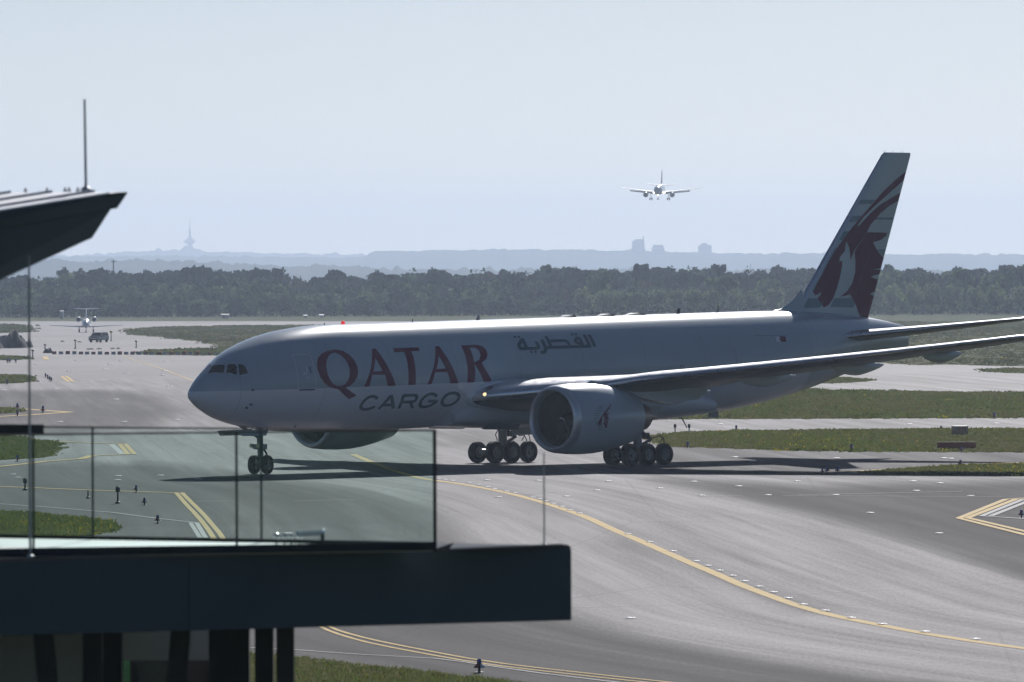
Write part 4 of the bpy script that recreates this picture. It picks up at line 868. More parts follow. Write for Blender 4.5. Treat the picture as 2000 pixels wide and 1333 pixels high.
for s in (-1, 1):
    for k, st_ in enumerate(STRIPES): decal('fin_stripe', [[[(max(x, fin_edges(z)[0]+0.07*(fin_edges(z)[1]-fin_edges(z)[0])), z) for x, z in st_]]], fsd(0.006, s), M_STRIPE, FINO, 0.5, 1.2)
    decal('emblem', [[ORYX[0]]], fsd(0.010, s), M_MAROON, FINO, 0.5, 0.8); decal('emblem', [[ORYX[1]]], fsd(0.013, s), M_MAROON, FINO, 0.5, 0.8)
    rl = [(fin_edges(z)[0]+0.70*(fin_edges(z)[1]-fin_edges(z)[0]), z) for z in np.linspace(8.9, 17.9, 8)]
    decal('rudder_gap', strip(rl, 0.014, 1, 1), fsd(0.016, s), M_STRIPE, FINO, 1, 1.5)
for x in (60.7, 61.5, 62.4): MB().tube((x, 0, 18.8), (x+.12, 0, 18.98), 0.012, 0.008, 5).build('static_wick', M_DARK, FINO)
# ---- tailplane
def stab_at(y):
    k = (y-1.0)/9.76; return 53.6+0.80*(y-1.0), 60.4+0.30*(y-1.0), 6.72+lean(55)+0.125*(y-1.0), 0.95-0.2*k
for s in (-1, 1):
    rg = []
    for y in (0.6, 1.3, 2.2, 3.5, 5, 6.5, 8, 9.5, 10.4, 10.76):
        le, te, z, th = stab_at(y); c = te-le
        if y > 10.5: le += .6
        rg.append([Vector((le+u*(te-le), s*y, z+v*c*th*0.8)) for u, v in AF])
    st_ = MB().loft(rg).build('tailplane', [M_WING, M_LE], ROOT, smooth=50)
    st_.data.polygons.foreach_set('material_index', [1 if len(p.vertices) == 4 and {v % len(AF) for v in p.vertices} <= set(range(7, 13)) and abs(p.center.y) > 1.3 else 0 for p in st_.data.polygons]); recalc(st_)
    rg = [[Vector((53.2+u*5.5, s*(0.2+1.9*(1-abs(2*u-.9)*.5)*math.sin(math.pi*min(max(u, .02), .98))**.5*abs(math.cos(a/1.0))), 6.55+lean(55)+0.55*math.sin(math.pi*min(max(u, .02), .98))**.7*math.sin(a)+0.3*u)) for a in np.linspace(-math.pi/2, math.pi/2, 9)] for u in np.linspace(0, 1, 9)]
    recalc(MB().loft(rg, False, False, closed=False).build('tailplane_fairing', M_BELLY, st_, smooth=60))

# ---- landing gear
def tyre(parent, c, r, wd, yaw=0.0):
    c = Vector(c); h = wd/2
    prof = [(-h*.62, r*.53), (-h*.9, r*.62), (-h, r*.78), (-h*.93, r*.91), (-h*.66, r*.985), (-h*.3, r), (h*.3, r), (h*.66, r*.985), (h*.93, r*.91), (h, r*.78), (h*.9, r*.62), (h*.62, r*.53)]
    t = MB().lathe(prof, 'Y', (0, 0, 0), 32).build('tyre', M_TYRE, parent, c, smooth=60)
    hub = [(-h*.66, r*.54), (-h*.74, r*.52), (-h*.74, r*.47), (-h*.45, r*.45), (-h*.35, r*.36), (-h*.38, r*.2), (-h*.75, r*.17), (-h*.78, 0.001)]
    mb = MB().lathe(hub, 'Y', (0, 0, 0), 24).lathe([(-a, b) for a, b in hub], 'Y', (0, 0, 0), 24)
    for k in range(8):
        a = k*math.pi/4
        for q in (-1, 1): mb.tube((math.cos(a)*r*.3, q*h*.44, math.sin(a)*r*.3), (math.cos(a)*r*.3, q*h*.30, math.sin(a)*r*.3), .04, .04, 6)
    hb = mb.build('wheel_hub', M_HUB, parent, c, smooth=45); t.rotation_euler.z = hb.rotation_euler.z = yaw
RT_ = 0.645
for s in (-1, 1):
    zt = 3.2; mb = MB()
    mb.tube((31.77, s*5.49, 1.05), (31.6, s*5.35, zt+.6), .26, .30, 16)
    mb.tube((29.9, s*5.49, .70), (33.65, s*5.49, .70), .17, .17, 12)
    for k in (-1, 0, 1): mb.tube((31.77+k*1.45, s*5.49-.95, RT_), (31.77+k*1.45, s*5.49+.95, RT_), .09, .09, 10)
    mb.tube((31.7, s*5.3, 2.35), (33.4, s*4.6, zt), .12, .12, 8); mb.tube((31.7, s*5.3, 2.3), (31.0, s*3.7, zt-.1), .11, .11, 8); mb.tube((31.7, s*5.35, 2.1), (29.4, s*4.4, zt), .10, .10, 8)
    g = mb.build('main_gear', M_STEEL, ROOT)
    MB().tube((31.77, s*5.49, .72), (31.75, s*5.47, 1.4), .17, .17, 14).build('oleo_piston', M_CHROME, g)
    mb = MB()
    mb.path([(32.0, s*5.49, 2.1), (32.5, s*5.49, 1.75), (32.9, s*5.49, 1.55), (32.3, s*5.49, 1.3), (32.0, s*5.49, 1.2)], .09, 8)
    mb.box((32.35, s*5.49, 1.75), (.5, .35, .35)); mb.build('torsion_link', M_DARK, g)
    mb = MB()
    mb.path([(32.1, s*5.3, 2.0), (32.6, s*5.2, 1.95), (33.0, s*5.3, 1.6), (33.4, s*5.35, 1.62), (33.75, s*5.4, 1.72), (34.05, s*5.45, 1.6), (34.15, s*5.45, 1.2), (33.9, s*5.45, .9)], .03, 6)
    mb.path([(32.1, s*5.6, 1.9), (32.5, s*5.7, 1.7), (32.8, s*5.6, 1.5), (32.7, s*5.5, 1.2)], .025, 6); mb.path([(31.5, s*5.6, 2.0), (31.3, s*5.65, 1.7), (31.45, s*5.6, 1.3)], .03, 6)
    mb.path([(33.55, s*5.6, 1.3), (33.8, s*5.6, 1.6), (34.0, s*5.6, 1.3), (33.6, s*5.6, 1.0)], .03, 6); mb.build('hydraulic_hose', M_DARK, g)
    for k in (-1, 0, 1):
        for q in (-1, 1): tyre(g, (31.77+k*1.45, s*5.49+q*.72, RT_), RT_, .5)
    # doors
    MB().hexa([Vector((30.9, s*4.9, 1.95)), Vector((33.0, s*5.05, 2.15)), Vector((33.0, s*5.12, 2.15)), Vector((30.9, s*4.97, 1.95))], [Vector((29.9, s*5.6, 3.5)), Vector((33.6, s*5.7, 3.5)), Vector((33.6, s*5.77, 3.5)), Vector((29.9, s*5.67, 3.5))]).build('gear_door', M_BELLY, g, smooth=0)
    MB().hexa([Vector((29.0, s*2.0, 1.75)), Vector((30.6, s*2.0, 1.75)), Vector((30.6, s*2.06, 1.75)), Vector((29.0, s*2.06, 1.75))], [Vector((28.4, s*1.95, 2.6)), Vector((31.4, s*1.95, 2.6)), Vector((31.4, s*2.01, 2.6)), Vector((28.4, s*2.01, 2.6))]).build('gear_door', M_BELLY, g, smooth=0)
NX = 5.89; mb = MB()
mb.tube((NX, 0, 1.0), (NX-.1, 0, 2.9), .17, .2, 14); mb.tube((NX, 0, 2.0), (NX-1.9, 0, 2.9), .09, .09, 8); mb.tube((NX, -.62, .52), (NX, .62, .52), .08, .08, 8)
mb.box((NX, 0, 1.55), (.5, .55, .3)); mb.tube((NX-.2, -.4, 1.5), (NX-.2, .4, 1.5), .07, .07, 8)
ng = mb.build('nose_gear', M_STEEL, ROOT)
MB().tube((NX, 0, .5), (NX, 0, 1.1), .11, .11, 12).build('oleo_piston', M_CHROME, ng)
MB().path([(NX+.2, 0, 1.5), (NX+.5, 0, 1.1), (NX+.2, 0, .8)], .06, 6).build('torsion_link', M_DARK, ng)
for q in (-.28, .28): MB().tube((NX-.3, q, 1.62), (NX-.5, q, 1.62), .1, .13, 12).build('taxi_lamp', M_CHROME, ng)
for q in (-1, 1): tyre(ng, (NX-q*.12, q*.40, .535), .535, .4, R(20))
for q in (-1, 1):
    MB().hexa([Vector((NX-2.3, q*.9, 2.2)), Vector((NX-.5, q*.9, 2.2)), Vector((NX-.5, q*.95, 2.2)), Vector((NX-2.3, q*.95, 2.2))], [Vector((NX-2.8, q*.62, 2.5)), Vector((NX, q*.62, 2.55)), Vector((NX, q*.67, 2.55)), Vector((NX-2.8, q*.67, 2.5))]).build('gear_door', M_BELLY, ng, smooth=0)
# =====================================================================  other aircraft
def simple_loft(root, name, secs, m, n_=20):         # secs: x, zc, half width, half height
    return recalc(MB().loft([[Vector((x, w_*math.cos(2*math.pi*j/n_), z+h*math.sin(2*math.pi*j/n_))) for j in range(n_)] for x, z, w_, h in secs]).build(name, m, root, smooth=60))
def surf(root, name, secs, m, thick=0.11):           # secs: le (x,y,z), chord
    return recalc(MB().loft([[Vector((p[0]+u*c, p[1], p[2]+v*c*thick/0.14)) for u, v in AF] for p, c in secs]).build(name, m, root, smooth=50))
M_JETW = mat('airliner_white', (0.38, 0.41, 0.45), 0.3, coat=0.5)
M_JETG = mat('airliner_grey', (0.20, 0.22, 0.25), 0.45)
M_LIGHT = mat('approach_light', (1, 1, 1), 0.2, emit=(1.0, 0.86, 0.6), estr=14.0)

# ---- twin jet on final approach, nose towards us
p = atd(1284, 373, 3120)
j = empty('landing_airliner', (p.x, p.y, p.z), R(90)+R(4.0)); tag(j, 'twin-engined airliner with lights on approaching to land in the sky', 'airplane')
j.rotation_euler = (R(0.6), R(-2.5), R(90)-R(4.5))
body = simple_loft(j, 'fuselage', [(0, -.5, .08, .08), (.3, -.4, .55, .5), (1, -.2, 1.05, .95), (2.2, -.05, 1.55, 1.5), (3.8, 0, 1.85, 1.9), (6, 0, 1.98, 2.07), (24, 0, 1.98, 2.07), (29, .3, 1.65, 1.7), (34, .8, .8, .9), (37.5, 1.1, .15, .2)], M_JETW)
MB().hexa([Vector((1.35, -.95, .55)), Vector((1.35, .95, .55)), Vector((1.9, 1.1, .6)), Vector((1.9, -1.1, .6))], [Vector((2.0, -.8, 1.2)), Vector((2.0, .8, 1.2)), Vector((2.5, .95, 1.2)), Vector((2.5, -.95, 1.2))]).build('cockpit_window', M_GLASS, body, smooth=0)
for s in (-1, 1):
    wj = surf(j, 'wing', [((11.5, s*1.2, -1.2), 7.4), ((14.6, s*6, -.75), 4.4), ((20.2, s*16.9, .55), 1.6)], M_JETG)
    surf(wj, 'winglet', [((20.3, s*16.9, .55), 1.5), ((20.9, s*17.5, 1.0), 1.2), ((21.8, s*17.9, 2.9), .6)], M_JETW, .06)
    for y in (4.0, 8.2, 12.2): simple_loft(wj, 'flap_fairing', [(17.0+y*.33, -1.35+y*.085, .02, .02), (18.2+y*.33, -1.55+y*.085, .22, .32), (20.3+y*.33, -1.5+y*.085, .03, .03)], M_JETG, 8).location = (0, s*y, 0)
    recalc(MB().hexa([Vector((18.7, s*2, -1.55)), Vector((19.3, s*13, -.55)), Vector((21.0, s*13, -1.0)), Vector((20.4, s*2, -2.1))], [Vector((18.7, s*2, -1.42)), Vector((19.3, s*13, -.45)), Vector((21.0, s*13, -.92)), Vector((20.4, s*2, -2.0))]).build('flap', M_JETG, wj, smooth=0))
    e = MB().lathe([(0, .95), (.3, 1.1), (1.2, 1.17), (2.6, 1.1), (3.8, .8), (4.4, .55)], 'X', (10.9, s*5.75, -2.1), 24).build('engine', M_JETW, j)
    MB().lathe([(.35, 1.0), (.4, .02)], 'X', (10.9, s*5.75, -2.1), 24).build('fan', M_DARK, e)
    MB().hexa([Vector((12, s*5.75-.12, -1.2)), Vector((12, s*5.75+.12, -1.2)), Vector((15.5, s*5.75+.12, -1.3)), Vector((15.5, s*5.75-.12, -1.3))], [Vector((14, s*5.75-.12, -.75)), Vector((14, s*5.75+.12, -.75)), Vector((16.5, s*5.75+.12, -.9)), Vector((16.5, s*5.75-.12, -.9))]).build('pylon', M_JETW, e, smooth=0)
    surf(j, 'tailplane', [((32.0, s*.4, 1.2), 3.6), ((35.0, s*6.2, 1.75), 1.5)], M_JETG)
    g = MB().tube((17.7, s*3.8, -1.3), (17.7, s*3.8, -3.9), .14, .12, 8).tube((17.7, s*3.8-.55, -4.1), (17.7, s*3.8+.55, -4.1), .1, .1, 6).build('main_gear', M_STEEL, j)
    for q in (-1, 1): MB().lathe([(-.2, .3), (-.2, .52), (-.1, .58), (.1, .58), (.2, .52), (.2, .3)], 'Y', (17.7, s*3.8+q*.46, -4.1), 14, cap0=True, cap1=True).build('wheel', M_TYRE, g)
    MB().lathe([(0, .001), (0, .30), (.15, .3)], 'X', (12.0, s*2.25, -1.25), 14).build('landing_lamp', M_LIGHT, wj)
f_ = recalc(MB().loft([[Vector((x0+u*c, v*c*0.7, z)) for u, v in AF] for x0, c, z in ((29.4, 6.0, 1.2), (31.6, 4.6, 4.0), (34.2, 2.6, 7.9))]).build('tail_fin', M_JETG, j, smooth=50))
g = MB().tube((5.1, 0, -1.6), (5.0, 0, -3.6), .12, .1, 8).tube((5.0, -.3, -3.75), (5.0, .3, -3.75), .07, .07, 6).build('nose_gear', M_STEEL, j)
for q in (-1, 1): MB().lathe([(-.1, .2), (-.12, .36), (.12, .36), (.1, .2)], 'Y', (5.0, q*.26, -3.75), 12, cap0=True, cap1=True).build('wheel', M_TYRE, g)
MB().lathe([(0, .001), (0, .30), (.15, .3)], 'X', (4.7, 0, -2.0), 14).build('taxi_lamp', M_LIGHT, g)

# ---- small T-tailed business jet far on the taxiway
M_BIZ = mat('business_jet_white', (0.68, 0.7, 0.72), 0.25, coat=0.6)
p = at(168, 650)
b = empty('business_jet', (p.x, p.y, 0), R(93)); tag(b, 'small white business jet with T-tail far away on the left', 'airplane')
simple_loft(b, 'fuselage', [(0, 1.45, .04, .04), (.4, 1.5, .35, .3), (1.3, 1.65, .62, .6), (2.8, 1.85, .85, .88), (5, 1.9, .9, .95), (11, 1.9, .9, .95), (14, 2.15, .55, .6), (17, 2.5, .1, .15)], M_BIZ)
MB().hexa([Vector((1.5, -.45, 2.0)), Vector((1.5, .45, 2.0)), Vector((2.6, .7, 2.05)), Vector((2.6, -.7, 2.05))], [Vector((2.2, -.32, 2.42)), Vector((2.2, .32, 2.42)), Vector((2.8, .4, 2.62)), Vector((2.8, -.4, 2.62))]).build('cockpit_window', M_GLASS, b, smooth=0)
for s in (-1, 1):
    wv = surf(b, 'wing', [((6.4, s*.5, 1.15), 3.2), ((9.4, s*7.6, 1.45), 1.2)], M_BIZ); surf(wv, 'winglet', [((9.5, s*7.6, 1.45), 1.1), ((10.3, s*7.95, 2.3), .6)], M_BIZ, .06)
    e = MB().lathe([(0, .42), (.1, .5), (1.0, .56), (2.2, .45), (2.7, .36)], 'X', (11.0, s*1.62, 2.65), 20).build('engine', M_BIZ, b); MB().lathe([(.25, .47), (.3, .01)], 'X', (11.0, s*1.62, 2.65), 18).build('fan', M_DARK, e)
    MB().box((12.2, s*1.15, 2.6), (1.8, .6, .12)).build('pylon', M_BIZ, e)
    surf(b, 'tailplane', [((16.6, 0, 4.75), 1.7), ((17.6, s*2.7, 4.85), .8)], M_BIZ)
    g = MB().tube((9.2, s*1.45, 1.2), (9.2, s*1.45, .35), .09, .08, 8).build('main_gear', M_STEEL, b)
    MB().lathe([(-.12, .2), (-.15, .3), (.15, .3), (.12, .2)], 'Y', (9.2, s*1.45, .31), 14, cap0=True, cap1=True).build('wheel', M_TYRE, g)
recalc(MB().loft([[Vector((x0+u*c, v*c*0.7, z)) for u, v in AF] for x0, c, z in ((13.6, 3.2, 2.5), (16.4, 2.0, 4.8))]).build('tail_fin', M_BIZ, b, smooth=50))
g = MB().tube((2.2, 0, 1.2), (2.2, 0, .3), .07, .06, 8).build('nose_gear', M_STEEL, b); MB().lathe([(-.1, .12), (-.1, .24), (.1, .24), (.1, .12)], 'Y', (2.2, 0, .24), 12, cap0=True, cap1=True).build('wheel', M_TYRE, g)

# =====================================================================  vehicles, barriers, spoil heaps at the works on the left
M_CAR = mat('dark_blue_car_paint', (0.015, 0.022, 0.034), 0.35, coat=0.2)
def vehicle(px, py, rz, L, W, H, label, name='van', m=M_CAR):
    p = at(px, py); r = empty(name, (p.x, p.y, 0), rz); tag(r, label, 'car')
    prof = [(-L/2, .35), (-L/2, H*.52), (-L/2+.12, H*.58), (-L/2+.95, H*.64), (-L/2+1.6, H*.95), (-L/2+2.0, H), (L/2-.35, H*.98), (L/2-.05, H*.6), (L/2, .4)]
    rg = [[Vector((x, y*W/2*(1-.11*max(0, (z-H*.6)/(H*.4))), z)) for x, z in prof] for y in (-1, -.92, .92, 1)]
    recalc(MB().loft(rg).build('body', m, r, smooth=35))
    MB().hexa([Vector((-L/2+.93, y*W*.42, H*.655)) for y in (-1, 1)]+[Vector((-L/2+1.0, y*W*.42, H*.655)) for y in (1, -1)], [Vector((-L/2+1.52, y*W*.38, H*.93)) for y in (-1, 1)]+[Vector((-L/2+1.6, y*W*.38, H*.93)) for y in (1, -1)]).build('windscreen', M_GLASS, r, smooth=0)
    for q in (-1, 1):
        MB().box((-L/2-.01, q*W*.36, H*.45), (.06, .3, .16)).build('headlight', M_CHROME, r)
        MB().box((.5, q*(W*.478), H*.78), (L*.5, .04, H*.24)).build('side_window', M_GLASS, r)
        MB().box((-L/2+1.35, q*(W/2+.1), H*.62), (.1, .22, .18)).build('mirror', m, r)
        for x in (-L*.31, L*.31): MB().lathe([(-.12, .2), (-.13, .32), (.13, .32), (.12, .2)], 'Y', (x, q*W*.45, .33), 16, cap0=True, cap1=True).build('wheel', M_TYRE, r)
    MB().box((-L/2-.02, 0, H*.4), (.05, W*.5, .1)).build('grille', M_CHROME, r)
vehicle(193, 669, R(72), 4.7, 1.95, 1.75, 'dark car with a light roof beyond the row of barriers', 'parked_car')
vehicle(14, 678, R(12), 5.2, 2.0, 1.9, 'dark van half hidden by the large spoil heap', 'parked_van')
M_SOIL = mat('spoil_soil', (0.035, 0.031, 0.031), 1.0, vary=0.4, scale=0.8, bump=0.8)
def heap(px, py, w_, d_, h, label):
    p = at(px, py); r = np.random.default_rng(int(px)+100); n_ = 26; V = []; F = []
    ph = r.uniform(0, 6, 8)
    for i in range(n_+1):
        for k in range(n_+1):
            u, v = i/n_*2-1, k/n_*2-1; q = max(0, 1-math.hypot(u, v)**1.6)
            z = h*q**.6*(1+.16*math.sin(3.2*u+ph[0])+.10*math.sin(7*u+5*v+ph[1])+.10*math.sin(13*u+ph[2]))*.82+(r.uniform(-.03, .03)*h if q > 0 else -.05)
            V.append((u*w_/2, v*d_/2, z))
    for i in range(n_):
        for k in range(n_): a = i*(n_+1)+k; F.append((a, a+n_+1, a+n_+2, a+1))
    o = np_mesh('spoil_heap', V, F, M_SOIL); o.location = (p.x, p.y, -.02); recalc(o); tag(o, label, 'heap')
heap(29, 680, 4.2, 9, 3.1, 'large dark spoil heap behind the thin pole at the left edge')
heap(-12, 681, 3.0, 8, 1.9, 'spoil heap cut off by the left edge')
heap(56, 679, 1.5, 5, 1.4, 'smaller spoil heap just right of the thin pole')
heap(94, 690, 1.5, 3, 1.0, 'low dark spoil heap at the left end of the barriers')
for k, (x, y, w_) in enumerate([(176, 683, 1.3), (194, 682.5, 0.9), (220, 682, 0.8), (231, 682, 0.7), (122, 668, 0.8), (155, 669, 0.9)]): heap(x, y, w_, 2, 0.3, '%s small clod of soil in the line by the works' % ORD[k])
# red and white barriers
M_RED = mat('barrier_red', (0.16, 0.025, 0.028), 0.55, vary=0.3, scale=3); M_BWH = mat('barrier_white', (0.40, 0.43, 0.47), 0.55, vary=0.15, scale=3); M_BARK2 = mat('barrier_dark', (0.05, 0.05, 0.06), 0.6)
bar = empty('barrier'); prof = [(-.24, 0), (.24, 0), (.24, .16), (.10, .34), (.07, .62), (-.07, .62), (-.10, .34), (-.24, .16)]
MB().hexa([Vector((-.43, y, z)) for y, z in prof], [Vector((.43, y, z)) for y, z in prof]).build('body', M_RED, bar, smooth=0)
MB().tube((.3, 0, .6), (.3, 0, .74), .06, .05, 8).build('lamp', M_REDL, bar)
bar2 = empty('barrier'); MB().hexa([Vector((-.43, y, z)) for y, z in prof], [Vector((.43, y, z)) for y, z in prof]).build('body', M_BWH, bar2, smooth=0)
x = 106.0; k = 0; cnt = [0, 0]
while x < 640:
    src = (bar, bar2)[k % 2]; o = src if cnt[k % 2] == 0 else copy_tree(src); cnt[k % 2] += 1
    q = at(x, 692.5+(x-150)*0.006+(3.5 if x > 300 else 0)*0); o.location = (q.x, q.y, 0); o.rotation_euler = (0, 0, random.uniform(-.3, .3)); o.scale = (.72, .72, random.uniform(.6, .78))
    n_ = k+1; nm = ORD[k] if k < 30 else None
    tag(o, ('%s' % ('red' if k % 2 == 0 else 'white'))+' plastic barrier, '+(ORD[k//2])+' of its colour from the left in the row', 'barrier', 'red and white barriers across the far taxiway'); x += random.uniform(11.8, 13.4); k += 1
    if k//2 > 28: break
# poles and signs at the works
M_POST = mat('post_dark', (0.05, 0.05, 0.055), 0.6); M_YELS = mat('yellow_sign', (0.6, 0.42, 0.05), 0.5)
def post(px, py, h, label, head=None, name='marker_post', r_=0.09):
    p = at(px, py); mb = MB().tube((0, 0, 0), (0, 0, h), r_, r_*.8, 8).lathe([(0, r_*2.6), (.08, r_*2.4), (.1, r_)], n=10, cap0=True)
    o = mb.build(name, M_POST, loc=(p.x, p.y, 0)); tag(o, label, 'post')
    if head == 'ball': MB().lathe([(h-.1, .05), (h, .22), (h+.2, .26), (h+.36, .18), (h+.42, .01)], n=12).build('head', M_YELS, o)
    if head == 'cap': MB().lathe([(h-.05, r_), (h-.02, r_*2.2), (h+.18, r_*2.2), (h+.24, r_*.8)], n=12, cap1=True).build('head', M_POST, o)
    return o
post(147, 682, 1.3, 'short dark post left of the far parked car', 'cap'); post(217, 667, 1.5, 'post with a yellow head right of the far parked car', 'ball', 'signal_post')
post(266, 680, 1.0, 'dark post with a flat head at the edge of the far grass', 'cap'); post(88, 681, .5, 'tiny post near the low spoil heap', 'cap')
post(64, 700, 1.0, 'dark leaning-looking post right of the far grass tongue', 'cap')
o = post(1274.5, 847, .42, 'left of two short lamp posts behind the rear wheels', 'cap', 'lamp_post', .045); o.location = at(1318.5, 846.5); o['label'] = 'left of two short dark posts at the verge tip'
o = post(1346, 846.5, .42, 'right of two short dark posts at the verge tip', 'cap', 'lamp_post', .045)
# buildings and white specks before the wood
M_SHED = mat('shed_white', (0.5, 0.52, 0.54), 0.6)
for k, (x, y, w_, h, lab) in enumerate([(440, 629, 2.2, .9, 'small pale cabin before the wood left of the freighter'), (121, 628, 1.0, 2.0, 'white equipment mast cabin left of the business jet'), (597, 629, 1.0, .5, 'pale box before the wood above the cockpit'), (628, 629, 1.3, .6, 'second pale box before the wood above the cockpit'), (1996, 603, 1.6, 1.0, 'pale hut at the right edge before the wood')]):
    p = atd(x, 626, 1985+k*4); r_ = empty('equipment_hut', (p.x, p.y, 0)); tag(r_, lab, 'hut')
    MB().box((0, 0, h/2), (w_, 2.2, h)).build('wall', M_SHED, r_, smooth=0)
    MB().hexa([Vector((-w_/2-.1, -1.2, h)), Vector((w_/2+.1, -1.2, h)), Vector((w_/2+.1, 1.2, h)), Vector((-w_/2-.1, 1.2, h))], [Vector((-w_/2, -.1, h+.3)), Vector((w_/2, -.1, h+.3)), Vector((w_/2, .1, h+.3)), Vector((-w_/2, .1, h+.3))]).build('roof', M_STEEL, r_, smooth=0)
    MB().box((-.2*w_, -1.12, h*.4), (.3*w_, .04, h*.7)).build('door', M_STEEL, r_, smooth=0)

# =====================================================================  airfield lights, signs
M_BLUE = mat('blue_lens', (0.02, 0.04, 0.30), 0.12, coat=0.5); M_CONE = mat('cone_white', (0.62, 0.63, 0.65), 0.5); M_CONER = mat('cone_red', (0.30, 0.03, 0.035), 0.5)
def edge_light():
    r_ = empty('edge_light')
    MB().lathe([(0, .16), (.02, .16), (.03, .05), (.16, .04)], n=12, cap0=True).build('base', M_POST, r_)
    for k in range(4):                              # hood of four slanted vanes
        a0, a1 = k*math.pi/2+.25, (k+1)*math.pi/2-.25
        MB().hexa([Vector((math.cos(a)*q, math.sin(a)*q, z)) for a, q, z in ((a0, .21, .16), (a1, .21, .16), (a1, .19, .16), (a0, .19, .16))], [Vector((math.cos(a)*q, math.sin(a)*q, z)) for a, q, z in ((a0, .07, .33), (a1, .07, .33), (a1, .055, .33), (a0, .055, .33))]).build('hood_vane', M_CONER if k == 2 else M_CONE, r_, smooth=0)
    MB().tube((0, 0, .14), (0, 0, .33), .05, .05, 8).build('stem', M_POST, r_)
    MB().lathe([(.32, .075), (.36, .085), (.43, .08), (.47, .05), (.48, .001)], n=14).build('lens', M_BLUE, r_)
    return r_
el0 = edge_light(); used = False
EL = [(936, 1314, 'blue edge light with red and white hood beside the near grass patch', 1.25), (1995, 1012, 'blue edge light inside the yellow chevron at the right edge', 1.2), (308, 1023, 'blue edge light standing right of the grass seen through the glass', 1.25),
      (282, 987, 'blue edge light in the middle of the dark bay seen through the glass', 1.15), (266, 962, 'blue edge light on the thin yellow line seen through the glass', 1.2), (34, 902, 'blue edge light below the rounded grass island', 1.3),
      (1606, 926, 'leftmost of three blue edge lights by the tapering island', 1.0), (1615, 925, 'middle of three blue edge lights by the tapering island', 1.3), (1636, 925, 'rightmost of three blue edge lights by the tapering island', 1.3), (1876, 912, 'blue edge light on the upper edge of the tapering island', 1.3),
      (1343, 875, 'blue edge light at the front edge of the flowering verge behind the wheels', 1.3), (1663, 881, 'blue edge light at the front edge of the flowering verge, middle', 1.4), (1878, 884, 'blue edge light in front of the low orange sign', 1.1), (1438, 843, 'blue edge light at the rear edge of the flowering verge', 1.4),
      (1942, 818, 'blue edge light at the front edge of the broad grass field', 1.6), (1838, 840, 'dim blue edge light just left of the brown crate', 1.0),
      (89, 738, 'topmost of four edge lights by the far yellow bars', 1.6), (93, 741, 'second of four edge lights by the far yellow bars', 1.6), (97, 744, 'third of four edge lights by the far yellow bars', 1.6), (100, 746, 'lowest of four edge lights by the far yellow bars', 1.6),
      (14, 751, 'edge light below the dark grass tongue at left', 1.7), (34, 800, 'edge light at the small grass tip, upper', 1.7), (34, 813, 'edge light at the small grass tip, lower', 1.7), (84, 807, 'edge light inside the far yellow chevron', 1.9), (15, 709, 'left of three far edge lights under the far grass tongue', 1.9), (19, 709, 'middle of three far edge lights under the far grass tongue', 1.9), (31, 709, 'right of three far edge lights under the far grass tongue', 1.9)]
for k, (x, y, lab, sc) in enumerate(EL):
    o = el0 if k == 0 else copy_tree(el0); q = at(x, y); o.location = (q.x, q.y, 0); o.scale = (sc*.66,)*3; o.rotation_euler = (0, 0, random.uniform(0, 1.5)); tag(o, lab, 'light', 'blue taxiway edge lights')
post(230, 984, .62, 'slim dark post in the bay seen through the glass', 'cap', r_=.05); post(49, 958, .42, 'slim dark post near the left pane joint', 'cap', r_=.05); post(172, 974, .4, 'faint slim post by the second pane joint', None, r_=.04)
# flush lights
M_FLUSH = mat('flush_light_metal', (0.58, 0.59, 0.61), 0.6, spec=0.3)
fl0 = empty('flush_light'); MB().lathe([(0, .24), (.012, .235), (.022, .20), (.03, .12), (.03, .001)], n=16, cap0=True).build('housing', M_FLUSH, fl0)
MB().box((-.11, -.03, .035), (.07, .10, .03)).build('lens', M_WHITE, fl0); MB().box((.11, -.03, .035), (.07, .10, .03)).build('lens', M_WHITE, fl0)
zf = lambda x, y: (1200+x/2.5, 860+y/2.5)
FLS = [zf(*q) for q in [(65, 460), (172, 500), (285, 545), (398, 594), (455, 616), (513, 640), (575, 665), (635, 692), (705, 718), (775, 746), (848, 775), (922, 806), (1028, 836), (1157, 871), (1308, 902), (1517, 939), (1762, 975)]]
FLS += [(855, 936), (868, 938), (883, 940), (915, 944), (935, 948), (952, 952), (965, 956), (988, 961), (1005, 964), (1040, 973), (1053, 976), (1066, 980), (1080, 985), (1097, 991), (1112, 998), (1131, 1004)]
FLO = [(1355, 942), (1556, 941), (1783, 941), (1836, 945), (1288, 955), (1443, 951), (1370, 969), (1500, 968.5), (1632, 968), (1790, 960), (1896, 970), (1700, 1003), (1834, 1043), (1230, 1209), (950, 939), (1051, 940), (1187, 941), (973, 972), (1106, 971), (1165, 959), (1435, 894), (1470, 902), (1633, 896), (1843, 896), (1857, 897), (1210, 838), (1405, 829), (1775, 829), (1945, 828)]
first = True; FLS.sort()
for k, (x, y) in enumerate(FLS):
    o = fl0 if first else copy_tree(fl0); first = False; q = at(x, y); o.location = (q.x, q.y, 0.032); o.scale = (0.72,)*3
    tag(o, '%s flush metal light from the left beside the curved yellow line' % ORD[k], 'light', 'flush lights beside the curved yellow taxi line')
for k, (x, y) in enumerate(sorted(FLO)):
    o = copy_tree(fl0); q = at(x, y); o.location = (q.x, q.y, 0.032); sc = max(0.8, q.y/430); o.scale = (sc,)*3
    tag(o, '%s flush metal light from the left in the open asphalt' % ORD[k], 'light', 'flush lights scattered in the asphalt')
